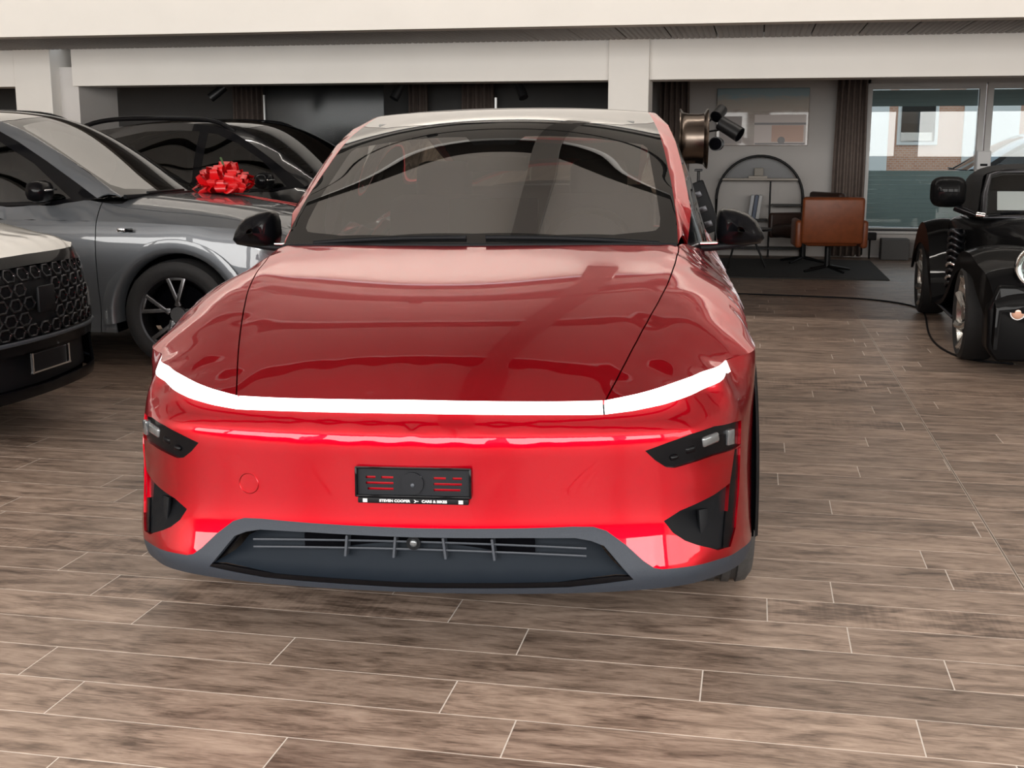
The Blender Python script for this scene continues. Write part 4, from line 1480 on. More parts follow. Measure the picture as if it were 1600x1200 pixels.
    panel('rear_pillar', b.side, P4, T4, ok4 & ~a_ & ~b_ & (c4[:, 0] > 2.62), pm, root, sides='split', skirt=0)
    MB().box((0, 2.6, .62), (1.4, 2.7, .3), None, .05).build('cabin_floor', M['fabric_dark'], root)
    MB().box((0, 1.60, .98), (1.35, .5, .2), None, .07).build('dashboard', M['fabric_dark'], root, 50)
    for sx in (-1, 1):
        q = MB().box((sx * .36, 2.6, .98), (.48, .16, .60), Matrix.Rotation(R(-14), 3, 'X'), .06).build('seat', M['fabric_dark'], root, 50)
        MB().box((sx * .36, 2.72, 1.36), (.26, .10, .18), Matrix.Rotation(R(-10), 3, 'X'), .045).build('headrest', M['fabric_dark'], q, 50)
    if rails:
        for sx in (-1, 1):
            pts = [(sx * .655, 2.20, 1.585), (sx * .64, 2.32, 1.655), (sx * .63, 2.6, 1.705), (sx * .62, 3.2, 1.715), (sx * .61, 3.8, 1.65), (sx * .60, 4.0, 1.57)]
            pts = [tuple(q) for q in Spline(pts)(np.linspace(0, Spline(pts).t[-1], 24))]
            MB().tube(pts, .022, 8).build('roof_bar', M['black_gloss'], root, 60)
    for sx in (1, -1):
        for y in (AF, AB):
            make_wheel('wheel', root, sx * .805, y, .36, .235, .258, 'geo', sx, None, M['rim_dark'], groove=False)
            # arch lip in body colour
            V, F = [], []
            xo = .932
            for t in np.linspace(R(-8), R(188), 28):
                ca, sa = math.cos(t), math.sin(t)
                for rr, xx_ in ((AR - .03, xo - .12), (AR - .012, xo - .002), (AR + .02, xo + .006), (AR + .075, xo - .006)):
                    V.append((sx * xx_, y - rr * ca, AZ + rr * sa))
            F = [(4 * i + j, 4 * i + j + 1, 4 * i + j + 5, 4 * i + j + 4) for i in range(27) for j in range(3)]
            mesh_obj('wheel_arch_trim', V, F, trim, root, True)
    arch_well(root, b, AF, AR, .34)
    arch_well(root, b, AB, AR, .34)
    # mirrors
    for sx in (1, -1):
        m = MB()
        m.box((sx * 1.015, 1.73, 1.165), (.21, .13, .135), None, .05)
        mo = m.build('door_mirror', M['black_gloss'], root, 60)
        MB().box((sx * .915, 1.76, 1.10), (.10, .07, .03), None, .01).build('mirror_arm', M['black_gloss'], mo, 50)
        MB().box((sx * 1.015, 1.655, 1.175), (.17, .012, .010), None, .004).build('mirror_trim', M['chrome'], mo, 50)
    pts = [(x, 1.17 + .2 * x * x, 1.122) for x in np.linspace(-.74, .74, 15)]
    MB().tube(pts, .016, 6).build('cowl_seal', M['black'], root, 60)
    MB().tube([(-.55, 1.20, 1.145), (-.1, 1.19, 1.145), (.1, 1.19, 1.142)], .010, 6).build('wiper_blade', M['black'], root, 60)
    return root, b, g, lgp


M['grey_paint'] = mat('grey_car_paint', (.135, .145, .16), .42, .45, 1.0, .02, coat_ior=1.5, spec=.2)
M['black_paint'] = mat('black_car_paint', (.008, .008, .009), .3, .3, 1.0, .015, coat_ior=1.6)
M['white_paint'] = mat('white_car_paint', (.80, .775, .73), .35, 0, 1.0, .02)
M['dark_screen'] = glass_mat('dark_windscreen_glass', (.12, .16, .15), 1.7)
M['suv_screen'] = glass_mat('suv_windscreen_glass', (.25, .28, .26), 4.0)

grey, gb, _, _ = build_suv('grey SUV with a red gift bow on its hood', (-2.90, 8.38), R(95.77), M['grey_paint'], M['grey_paint'], M['roof_glass'], M['suv_screen'], True)
for dx, w_, m_ in ((0, .05, M['chrome']), (.055, .05, M['black_gloss'])):
    MB().box((-.936, 1.24 - .0 - dx, .915), (.006, w_, .022), None, .004).build('fender_badge', m_, grey, 40)
blk, bb, _, _ = build_suv('black SUV parked behind the grey one', (-2.35, 10.9), R(84), M['black_paint'], M['black_paint'], M['roof_glass'], M['dark_screen'], True)
wht, wb, wgr, wlg = build_suv('white SUV with a black patterned grille, cut by the left edge', (-3.42, 5.42), R(92), M['white_paint'], M['black_gloss'], M['roof_glass'], M['suv_screen'], True, front='sport')

# patterned grille of the white SUV: rows of dark lozenge rings
for r, zc in enumerate((.835, .765, .695, .625, .565)):
    for k in range(-6, 7):
        x = (k + (.5 if r % 2 else 0)) * .108
        if abs(x) > .60 - abs(zc - .72) * .35 or (abs(x) < .09 and .62 < zc < .80):
            continue
        w, h = .046, .027
        ring = []
        for dx, dz in ((-w, 0), (-w * .55, h), (w * .55, h), (w, 0), (w * .55, -h), (-w * .55, -h), (-w, 0)):
            zz = zc + dz
            s_ = wb.s_of_x(abs(x + dx), zz)
            q = wb.belt(np.array([s_]), np.array([zz]))[0]
            ring.append((math.copysign(q[0], x + dx), q[1] + .008, q[2]))
        MB().tube(ring, .0075, 6).build('grille_cell', M['rim_dark'], wgr, 60)
        MB().ball(ring[3], .008, (1, .6, 1), 8).build('grille_stud', M['chrome'], wgr, 60)
MB().box((0, -.008, .71), (.15, .02, .13), None, .009).build('badge', M['black'], wht, 40)
for zc, m_ in ((.520, M['rim_dark']),):
    q = [wb.belt(np.array([wb.s_of_x(abs(x), zc)]), np.array([zc]))[0] * [1 if x >= 0 else -1, 1, 1] - [0, .004, 0] for x in np.linspace(-.72, .72, 25)]
    MB().tube([tuple(v) for v in q], .011, 6).build('bumper_strip', M['slat_grey'], wht, 60)
br = MB()
br.box((0, -.012, .365), (.36, .012, .008)).box((-.17, -.012, .41), (.010, .012, .10)).box((.17, -.012, .41), (.010, .012, .10))
br.build('plate_bracket', M['chrome'], wht)
MB().box((0, -.004, .41), (.32, .010, .09), None, .004).build('plate_bracket_panel', M['black'], wht)
for sx in (-1, 1):
    q = [wb.belt(np.array([wb.s_of_x(xx, zz)]), np.array([zz]))[0] * [sx, 1, 1] for xx, zz in ((.80, .50), (.835, .44), (.85, .36), (.845, .30), (.78, .295))]
    MB().tube([tuple(v - [0, .006, 0]) for v in q], [.012, .010, .007, .006, .006], 6).build('corner_blade', M['slat_grey'], wht, 60)
# ------------------------------------------------------------------ the black vintage-style roadster on the right
def ring_loft(name, sections, m, parent, close=True, cap=True, smooth=True):
    """sections: equal-length closed outlines in 3D"""
    n = len(sections[0])
    V = [tuple(p) for s in sections for p in s]
    F = []
    for i in range(len(sections) - 1):
        for k in range(n if close else n - 1):
            F.append((i * n + k, i * n + (k + 1) % n, (i + 1) * n + (k + 1) % n, (i + 1) * n + k))
    if cap:
        F += [tuple(range(n))[::-1], tuple((len(sections) - 1) * n + k for k in range(n))]
    me = bpy.data.meshes.new(name)
    me.from_pydata([tuple(map(float, v)) for v in V], [], F)
    bm = bmesh.new()
    bm.from_mesh(me)
    bmesh.ops.recalc_face_normals(bm, faces=bm.faces)
    bm.to_mesh(me)
    bm.free()
    me.materials.append(m)
    if smooth:
        for p in me.polygons:
            p.use_smooth = True
        me.set_sharp_from_angle(angle=R(50))
    return link(bpy.data.objects.new(name, me), parent)


def build_roadster():
    root = empty('car', (2.235, 7.93, 0), R(-1.0))
    tag(root, 'black open-fender vintage style roadster with round headlamps, cut by the right edge', 'car')
    bl = M['roadster_paint']
    # bonnet + body tub: sections along y, (half width, shoulder z, top z)
    sec = []
    prof = [(.10, .30, .44, .72), (.25, .34, .56, .80), (.60, .40, .66, .86), (1.0, .46, .72, .90), (1.40, .54, .76, .93), (1.62, .62, .80, .95), (1.9, .66, .84, .93), (2.4, .70, .86, .93), (2.9, .68, .84, .92), (3.4, .55, .72, .82), (3.75, .36, .52, .60)]
    P = Spline([p for p in prof], t=[p[0] for p in prof])
    for y in np.linspace(.10, 3.75, 40):
        _, hw, zs, zt = P(np.array(y))
        out = []
        for a in np.linspace(0, PI, 17):
            ca, sa = math.cos(a), math.sin(a)
            x = hw * math.copysign(abs(ca) ** .62, ca)
            z = zs + (zt - zs) * abs(sa) ** .8
            out.append((x, y, z))
        out += [(-hw * .97, y, .22), (hw * .97, y, .22)]
        sec.append(out)
    body = ring_loft('body', sec, bl, root)
    # grille at the nose
    g = ring_loft('radiator_grille', [[(.24 * math.cos(a), .075 - .02 * k, .50 + .20 * math.sin(a)) for a in np.linspace(0, 2 * PI, 28, endpoint=False)] for k in (0, 1)], M['dark'], root)
    for x in np.linspace(-.18, .18, 7):
        h = .20 * math.sqrt(max(0, 1 - (x / .24) ** 2))
        MB().box((x, .050, .50), (.012, .012, 2 * h - .02), None, .003).build('grille_bar', M['chrome'], g)
    # windscreen frame and soft top
    fr = MB()
    y0 = 1.70
    q = [(-.60, y0, .93), (-.58, y0 + .12, 1.10), (-.54, y0 + .24, 1.235), (-.44, y0 + .28, 1.262), (0, y0 + .25, 1.275), (.44, y0 + .28, 1.262), (.54, y0 + .24, 1.235), (.58, y0 + .12, 1.10), (.60, y0, .93)]
    fr.tube(q, .022, 8)
    fr.tube([(-.60, y0, .935), (0, y0 - .06, .945), (.60, y0, .935)], .016, 8)
    fr.build('windscreen_frame', M['rim_dark'], root, 60)
    V, F = [], []
    for i, t in enumerate(np.linspace(0, 1, 8)):
        for x in np.linspace(-1, 1, 11):
            hw = .60 - .06 * t
            V.append((x * hw, y0 + .25 * t - .05 * (1 - x * x) * (1 - t), .94 + .325 * t))
    F = [(i * 11 + k, i * 11 + k + 1, (i + 1) * 11 + k + 1, (i + 1) * 11 + k) for i in range(7) for k in range(10)]
    mesh_obj('windscreen', V, F, M['pane'], root, True)
    sec = []
    for y, hw, zt, zs in ((1.96, .585, 1.290, 1.20), (2.08, .62, 1.315, 1.18), (2.3, .63, 1.325, 1.16), (2.6, .62, 1.30, 1.12), (2.8, .60, 1.22, 1.06), (2.95, .58, 1.08, .98)):
        o = []
        for a in np.linspace(0, PI, 15):
            ca, sa = math.cos(a), math.sin(a)
            o.append((hw * math.copysign(abs(ca) ** .5, ca), y, zs + (zt - zs) * abs(sa) ** .6))
        o = [(hw * 1.03, y + .02, .92)] + o + [(-hw * 1.03, y + .02, .92)]
        sec.append(o)
    ring_loft('soft_top', sec, M['soft_top'], root, close=False, cap=False)
    MB().box((0, 2.97, 1.06), (1.1, .02, .22), None, .005).build('soft_top_back', M['soft_top'], root)
    MB().box((0, 2.962, 1.09), (.72, .012, .15), None, .004).build('rear_window', M['window'], root)
    MB().box((0, 2.3, .55), (1.1, 1.0, .3), None, .05).build('cabin_floor', M['fabric_dark'], root)
    for sx in (-1, 1):
        MB().box((sx * .29, 2.62, .86), (.42, .15, .5), Matrix.Rotation(R(-12), 3, 'X'), .06).build('seat', M['fabric_dark'], root, 50)
    a = np.linspace(0, 2 * PI, 29)
    MB().tube([(.30 + .17 * math.cos(t), 2.08 - .05 * math.sin(t), 1.02 + .165 * math.sin(t)) for t in a], .014, 8).build('steering_wheel', M['fabric_dark'], root, 60)
    # front wings, sweeping over the wheel and down into the running board
    for sx in (-1, 1):
        pts = [(.02, .47, .04), (.10, .60, .08), (.28, .705, .12), (.50, .755, .14), (.78, .765, .14), (1.05, .735, .135), (1.25, .66, .12), (1.45, .53, .10), (1.70, .385, .07), (2.0, .29, .045), (2.3, .255, .03)]
        S = Spline(pts, t=[p[0] for p in pts])
        sec = []
        for y in np.linspace(.02, 2.3, 46):
            _, z, d = S(np.array(y))
            xi, xo = .40, .835
            if y < .5:
                xo = .835 - .10 * (1 - y / .5) ** 2
            o = []
            for t in np.linspace(0, 1, 11):
                x = xi + (xo - xi) * t
                o.append((sx * x, y, z + .035 * math.sin(PI * (.15 + .85 * t)) - .10 * max(0, t - .72) ** 2 * 12 * .16))
            low = z - d if 0.42 < y < 1.42 else max(.20, z - d - .26 * max(0, 1 - y / .42))
            o += [(sx * (xo + .002), y, low), (sx * (xo - .02), y, low), (sx * (xo - .03), y, z - .03), (sx * xi, y, z - .05)]
            sec.append(o)
        w = ring_loft('front_wing', sec, bl, root)
        # headlamp nacelle with chrome ring and bright bowl
        hl = MB()
        hl.lathe([(.0, .30), (.05, .27), (.10, .16), (.122, .05), (.128, .0)], seg=32)
        h = hl.build('headlamp', bl, root, 60)
        h.location = (sx * .515, .10, .715)
        h.rotation_euler = (0, 0, R(90))
        rg = MB()
        rg.lathe([(.128, 0), (.131, -.014), (.122, -.024), (.112, -.018)], seg=36)
        rg.build('headlamp_ring', M['chrome'], h, 60)
        bo = MB()
        bo.lathe([(.116, -.012), (.09, .02), (.05, .035), (.0, .04)], seg=32)
        bo.build('reflector', M['bowl'], h, 60)
        for k in range(6):
            aa = k * PI / 3
            MB().box((-.012, .05 * math.cos(aa), .05 * math.sin(aa)), (.012, .065, .03), Matrix.Rotation(aa, 3, 'X'), .004).build('lens_facet', M['lens'], h)
        ln = MB().cyl((-.014, 0, 0), (-.018, 0, 0), .116, seg=32).build('lens', M['pane'], h)
        # round turn signal on the wing below the lamp
        m = MB()
        m.cyl((sx * .615, .045, .435), (sx * .615, .030, .435), .046, seg=24)
        t = m.build('turn_signal', M['chrome'], root, 40)
        MB().ball((sx * .615, .032, .435), .040, (1, .35, 1), 20).build('signal_lens', M['signal'], t, 60)
        # deep front apron below the lamp
        m = MB()
        m.prism([(sx * .0, .13), (sx * .0, .30), (sx * .30, .50), (sx * .50, .60), (sx * .735, .60), (sx * .79, .45), (sx * .78, .20), (sx * .72, .12)], .05, .26)
        bmesh.ops.bevel(m.bm, geom=list(m.bm.edges), offset=.02, segments=3, affect='EDGES', profile=.5)
        m.build('front_apron', bl, root, 40)
        # side bonnet pipes / vents: chrome ribbed exhaust flexes
        for k in range(9):
            t = k / 8
            MB().tube([(sx * (.735 + .055 * math.cos(u)), 2.02 - .05 * math.sin(u), .80 - .40 * t + .02 * math.sin(2 * u)) for u in np.linspace(0, 2 * PI, 15)], .014, 8).build('side_vent_rib', M['rim_dark'] if k not in (5, 7) else M['chrome'], root, 60)
        MB().cyl((sx * .735, 2.04, .36), (sx * .735, 2.04, .83), .045, seg=16).build('side_vent', M['black_gloss'], root, 50)
        # rear wing
        pts = [(2.25, .255, .03), (2.45, .42, .08), (2.65, .62, .12), (2.9, .755, .15), (3.18, .80, .16), (3.45, .755, .15), (3.7, .62, .12), (3.88, .44, .08)]
        S2 = Spline(pts, t=[p[0] for p in pts])
        sec = []
        for y in np.linspace(2.25, 3.88, 34):
            _, z, d = S2(np.array(y))
            o = [(sx * (.50 + .36 * t), y, z + .05 * math.sin(PI * (.1 + .8 * t))) for t in np.linspace(0, 1, 9)]
            o += [(sx * .865, y, z - d), (sx * .845, y, z - d), (sx * .83, y, z - .03), (sx * .50, y, z - .06)]
            sec.append(o)
        ring_loft('rear_wing', sec, bl, root)
        MB().box((sx * .72, 1.85, .225), (.20, 1.0, .035), None, .012).build('running_board', bl, root, 50)
        MB().tube([(sx * .825, 1.35, .235), (sx * .825, 2.35, .235)], .008, 6).build('sill_trim', M['slat_grey'], root, 60)
        make_wheel('wheel', root, sx * .735, .87, .325, .215, .255, 'twist', sx, None, M['rim'], groove=False)
        make_wheel('wheel', root, sx * .735, 3.38, .325, .225, .255, 'twist', sx, None, M['rim'], groove=False)
        # door mirror on its short arm
        sec = []
        for yo, k in ((1.71, .55), (1.74, .88), (1.80, 1.0), (1.86, .97)):
            o = []
            for a_ in np.linspace(0, 2 * PI, 24, endpoint=False):
                ca, sa = math.cos(a_), math.sin(a_)
                o.append((sx * (.845 + .13 * k * math.copysign(abs(ca) ** .55, ca)), yo, 1.118 + .115 * k * math.copysign(abs(sa) ** .6, sa)))
            sec.append(o)
        mo = ring_loft('door_mirror', sec, bl, root)
        MB().tube([(sx * .79, 1.80, 1.005), (sx * .74, 1.78, .985), (sx * .66, 1.76, .955), (sx * .60, 1.74, .93)], [.03, .03, .022, .018], 10).build('mirror_arm', M['black_gloss'], mo, 60)
        MB().cyl((sx * .645, 1.72, .955), (sx * .585, 1.70, .947), .022, seg=14).build('arm_collar', M['chrome'], mo, 50)
        MB().tube([(sx * .58, 1.60, .952), (sx * .30, 1.585, .985), (sx * .05, 1.58, .965)], .008, 6).build('wiper_arm', M['black'], root, 60)
        MB().tube([(sx * .50, 1.585, .975), (sx * .25, 1.60, .992), (sx * .02, 1.60, .985)], .010, 6).build('wiper_blade', M['black'], root, 60)
    return root


M['roadster_paint'] = mat('deep_black_car_paint', (.003, .003, .0035), .5, 0, .22, .02, coat_ior=1.4, spec=.05)
M['soft_top'] = mat('black_canvas', (.010, .010, .011), .85, noise=.2, nscale=200, bump=.1)
M['bowl'] = mat('lamp_bowl', (.82, .82, .80), .1, .9)
M['signal'] = mat('orange_clear_signal', (.75, .42, .30), .2, .1, .8)
roadster = build_roadster()
sheet = MB().box((2.31, 10.0, 1.045), (.98, .004, .15), Matrix.Rotation(R(-20), 3, 'X')).build('sheet', mat('white_reflection', (.86, .85, .83), .6))  # white board added for the bright window reflection in the windscreen
tag(sheet, 'wide white sheet in place of a window reflection behind the windscreen of the black roadster', 'reflection sheet')
# ------------------------------------------------------------------ things in and around the office at the back
M['curtain'] = mat('brown_curtain_cloth', (.20, .155, .135), .9, noise=.15, nscale=15)
M['leather'] = mat('tan_leather', (.24, .062, .020), .42, noise=.2, nscale=14, bump=.08)
M['leather_dark'] = mat('dark_brown_leather', (.045, .022, .016), .45, noise=.2, nscale=14)
M['rug'] = mat('charcoal_rug', (.045, .046, .046), .95, noise=.25, nscale=60, bump=.2)
M['black_metal'] = mat('black_metal', (.012, .012, .013), .4, .5)
M['bronze'] = mat('bronze_alloy', (.13, .105, .088), .25, 1.0)
M['blind'] = mat('roller_shutter_grey_green', (.52, .62, .63), .5)
M['wood'] = mat('pale_board', (.52, .47, .42), .6)


def curtain(x0, x1, y, z0, z1, label, folds=6, m=None, flip=False):
    n = folds * 8 + 1
    V, F = [], []
    random.seed(int(abs(x0) * 100))
    for i in range(n):
        t = i / (n - 1)
        x = x0 + (x1 - x0) * t
        dy = .045 * math.sin(t * folds * 2 * PI) + .012 * math.sin(t * folds * 5.1)
        for k, z in enumerate((z0, (z0 + z1) / 2, z1)):
            spread = 1.0 if k < 2 else .9
            V.append(((x0 + x1) / 2 + (x - (x0 + x1) / 2) * spread, y + dy * (1.1 if k == 0 else .9), z))
    F = [(3 * i + k, 3 * i + 3 + k, 3 * i + 4 + k, 3 * i + 1 + k) for i in range(n - 1) for k in (0, 1)]
    o = mesh_obj('curtain', V, F, m or M['curtain'], None, True)
    md = o.modifiers.new('thickness', 'SOLIDIFY')
    md.thickness = .006
    tag(o, label, 'curtain')
    return o


curtain(1.00, 1.42, 17.10, .02, 2.46, 'brown curtain hanging left of the bright office window', 5)
curtain(-1.32, -.90, 16.9, .02, 2.46, 'brown curtain behind the bronze wheel rim, beside the pillar', 5)
curtain(-6.77, -6.30, 15.35, .02, 2.46, 'brown curtain in the dark room behind the black SUV', 6)
curtain(-3.69, -3.24, 15.35, .02, 2.46, 'wide brown curtain in the dark room above the red car roof, rightmost there', 4)
curtain(-4.38, -4.11, 15.35, .02, 2.46, 'narrow brown curtain in the dark room, left of the wide one above the red roof', 3)

# roller shutters: slats in two groups per window, open in the middle
for (xa, xb), wn_ in (((1.47, 2.82), w1), ((2.99, 4.34), w2)):
    z = 2.21
    while z > 2.05:
        MB().box(((xa + xb) / 2, 17.30, z - .025), (xb - xa, .012, .054), Matrix.Rotation(R(4), 3, 'X'), .003).build('shutter_slat', M['blind'], wn_)
        z -= .052
    z = 1.16
    while z > .42:
        MB().box(((xa + xb) / 2, 17.30, z - .03), (xb - xa, .010, .061), Matrix.Rotation(R(9), 3, 'X'), .003).build('shutter_slat', M['blind'], wn_)
        z -= .062
    MB().box(((xa + xb) / 2, 17.22, .375), (xb - xa + .1, .12, .03), None, .006).build('window_sill', M['black_metal'], wn_)
# parapet under the windows
struct(MB().box((3.2, 17.16, .02), (4.0, .03, .03)).build('baseboard_back', M['plaster_back']))

# the street outside: pavement, a brick house, a parked car
struct(MB().box((3, 24, -.10), (40, 13, .1)).build('street', M['asphalt']))


def brick_wall():
    m, t, b = nodes_of('street_brick_facade')
    tc = t.nodes.new('ShaderNodeTexCoord')
    mp = t.nodes.new('ShaderNodeMapping')
    mp.inputs['Rotation'].default_value = (R(90), 0, 0)
    br = t.nodes.new('ShaderNodeTexBrick')
    br.inputs['Scale'].default_value = 5
    br.inputs['Color1'].default_value = (.55, .27, .17, 1)
    br.inputs['Color2'].default_value = (.62, .34, .22, 1)
    br.inputs['Mortar'].default_value = (.62, .55, .50, 1)
    br.inputs['Mortar Size'].default_value = .02
    t.links.new(tc.outputs['Object'], mp.inputs['Vector'])
    t.links.new(mp.outputs[0], br.inputs['Vector'])
    t.links.new(br.outputs['Color'], b.inputs['Base Color'])
    b.inputs['Roughness'].default_value = .9
    return m


fac = struct(MB().box((6, 30.1, 3.0), (40, .3, 6.2)).build('house_across_the_street', brick_wall()))
M['pale_render'] = mat('pale_render', (.72, .72, .70), .8)
for x, w_ in ((2.55, .8), (5.2, 1.2), (8.2, 1.6)):
    MB().box((x, 29.92, 2.5), (w_, .10, 4.6)).build('pale_pier', M['pale_render'], fac)
for x in (3.6, 6.6):
    q = MB().box((x, 29.93, 2.2), (.9, .06, 1.3), None, .01).build('house_window', M['pale_render'], fac)
    MB().box((x, 29.89, 2.2), (.74, .03, 1.12)).build('pane', M['window'], q)
M['street_car'] = mat('silver_blue_car_paint', (.16, .20, .23), .35, .4, 1.0)
sc_, sb_, _, _ = build_suv('silver-blue car parked in the street beyond the office window', (1.9, 20.9), R(-90), M['street_car'], M['street_car'], M['street_car'], M['window'], False)

# framed landscape print on the office wall, glossy
def print_material():
    m, t, b = nodes_of('landscape_print')
    L = t.links.new
    tc = t.nodes.new('ShaderNodeTexCoord')
    sp = t.nodes.new('ShaderNodeSeparateXYZ')
    L(tc.outputs['Generated'], sp.inputs[0])
    nz = t.nodes.new('ShaderNodeTexNoise')
    nz.inputs['Scale'].default_value = 5
    nz.inputs['Detail'].default_value = 6
    mp = t.nodes.new('ShaderNodeMapping')
    mp.inputs['Scale'].default_value = (1.5, 1, 3)
    L(tc.outputs['Generated'], mp.inputs[0])
    L(mp.outputs[0], nz.inputs['Vector'])
    ad = t.nodes.new('ShaderNodeMath')
    ad.operation = 'MULTIPLY_ADD'
    ad.inputs[1].default_value = .22
    L(nz.outputs['Fac'], ad.inputs[0])
    L(sp.outputs['Z'], ad.inputs[2])
    rp = t.nodes.new('ShaderNodeValToRGB')
    e = rp.color_ramp.elements
    e[0].position, e[0].color = .0, (.30, .24, .21, 1)
    e[1].position, e[1].color = 1.0, (.24, .36, .40, 1)
    for p, c in ((.16, (.40, .33, .30, 1)), (.42, (.46, .40, .35, 1)), (.56, (.34, .26, .21, 1)), (.66, (.26, .19, .15, 1)), (.72, (.42, .34, .27, 1)), (.90, (.40, .36, .30, 1))):
        k = e.new(p)
        k.color = c
    L(ad.outputs[0], rp.inputs[0])
    L(rp.outputs[0], b.inputs['Base Color'])
    b.inputs['Roughness'].default_value = .35
    b.inputs['Coat Weight'].default_value = .6
    return m


pic = empty('picture', (.05, 17.21, 1.87))
tag(pic, 'wide landscape print in warm sandy tones on the office wall above the round shelf', 'picture')
MB().box((0, 0, 0), (1.22, .03, .76), None, .006).build('canvas', print_material(), pic)
# lower half: street reflection in the glossy print, put in as coloured boards
M['refl_light'] = mat('reflected_sky', (.62, .52, .48), .3)
M['refl_brick'] = mat('reflected_brick', (.52, .27, .17), .3)
M['refl_dark'] = mat('reflected_dark_tone', (.10, .08, .08), .3)
st_ = MB().box((.24, -.017, -.17), (.68, .004, .40)).build('street_reflection', M['refl_light'], pic)
MB().box((.34, -.020, -.22), (.42, .003, .22)).build('reflected_houses', M['refl_brick'], st_)
MB().box((.24, -.022, -.09), (.68, .003, .028)).build('reflected_line', M['refl_dark'], st_)
MB().box((.24, -.022, -.355), (.66, .003, .02)).build('reflected_line', M['refl_dark'], st_)
MB().cyl((.26, -.022, -.31), (.26, -.024, -.31), .05, seg=16).build('reflected_figure', M['refl_dark'], st_)
MB().box((-.42, -.018, -.17), (.30, .004, .36)).build('print_brown_patch', mat('print_brown_tone', (.22, .17, .15), .3), pic)  # darker brown patch of the print

# round-topped black metal shelf with boards
sh = empty('shelf', (.05, 16.95, 0))
tag(sh, 'tall black metal shelf with an arched top against the office wall', 'shelf')
fr = MB()
w_ = .575
arc = [(-w_, 0, 0), (-w_, 0, .78)] + [(-w_ * math.cos(a), 0, .78 + w_ * math.sin(a)) for a in np.linspace(.08, PI - .08, 24)] + [(w_, 0, .78), (w_, 0, 0)]
fr.tube(arc, .016, 8)
fr.build('arched_frame', M['black_metal'], sh, 60)
MB().tube([(x, y + .25, z) for x, y, z in arc], .016, 8).build('arched_frame', M['black_metal'], sh, 60)
MB().tube([(.14, .0, 0), (.14, .0, 1.02)], .012, 8).build('upright', M['black_metal'], sh, 60)
for x0, x1, z in ((-.52, .52, 1.045), (-.56, .12, .50), (.16, .56, .70), (-.56, .56, .12)):
    MB().box(((x0 + x1) / 2, .125, z), (x1 - x0, .27, .024), None, .004).build('board', M['wood'] if z > 1 else M['black_metal'], sh)
V = [(0, .24, 1.06)] + [(-.53 * math.cos(a), .24, .80 + .53 * math.sin(a)) for a in np.linspace(.50, PI - .50, 20)]
mesh_obj('back_panel', V, [tuple(range(len(V)))], mat('smoked_back_panel', (.07, .07, .075), .3), sh)
# things on it
o = MB().box((.02, 17.03, 1.073), (.25, .17, .03), None, .004).build('board_book', M['wood'])
tag(o, 'flat pale book lying on the top board of the arched shelf', 'book')
o = MB().box((.03, 17.03, 1.143), (.12, .10, .105), None, .008).build('box', mat('grey_beige_card', (.40, .37, .33), .7))
tag(o, 'small beige box standing on the flat book on the arched shelf', 'box')
for i, (x, col, l_) in enumerate(((-.055, (.55, .57, .60), 'pale grey binder leaning leftmost on the lower shelf board'), (.0, (.10, .13, .20), 'dark blue binder leaning between two others on the shelf'), (.05, (.62, .62, .62), 'white binder leaning rightmost on the lower shelf board'))):
    o = MB().box((x, 17.04, .512 + .163), (.045, .2, .32), Matrix.Rotation(R(7), 3, 'Y'), .004).build('binder', mat('binder_cover_%d' % i, col, .5))
    tag(o, l_, 'binder')


def armchair(label, loc, rz, m):
    r = empty('armchair', (loc[0], loc[1], .012), rz)
    tag(r, label, 'chair')
    MB().box((0, 0, .40), (.62, .60, .16), None, .05).build('seat', m, r, 50)
    b_ = MB().box((0, .30, .62), (.70, .11, .54), Matrix.Rotation(R(-6), 3, 'X'), .035).build('backrest', m, r, 50)
    for sx in (-1, 1):
        MB().box((sx * .37, .0, .46), (.08, .58, .32), None, .03).build('armrest', m, r, 50)
    st2 = MB().cyl((0, 0, .06), (0, 0, .33), .035, seg=14).build('column', M['black_metal'], r, 50)
    for k in range(4):
        a = k * PI / 2 + .5
        MB().tube([(0, 0, .07), (.32 * math.cos(a), .32 * math.sin(a), .018)], [.022, .014], 8).build('leg', M['black_metal'], r, 50)
    return r


armchair('tan leather armchair with its back to the camera, on the dark rug', (.86, 14.9), R(184), M['leather'])
armchair('dark brown armchair behind the tan one, facing the other way', (.62, 16.1), R(-60), M['leather_dark'])
o = MB().box((.45, 15.35, .006), (2.1, 2.5, .012), None, .003).build('rug', M['rug'])
tag(o, 'dark charcoal rug under the armchairs', 'rug')
tb = empty('table', (-.15, 15.2, .012))
tag(tb, 'low dark table beside the armchairs, half hidden by the red car mirror', 'table')
MB().cyl((0, 0, .46), (0, 0, .485), .36, seg=36).build('tabletop', M['black_metal'], tb, 50)
for k in range(3):
    a = k * 2 * PI / 3
    MB().tube([(.10 * math.cos(a), .10 * math.sin(a), .46), (.30 * math.cos(a), .30 * math.sin(a), .012)], .013, 8).build('leg', M['black_metal'], tb, 60)

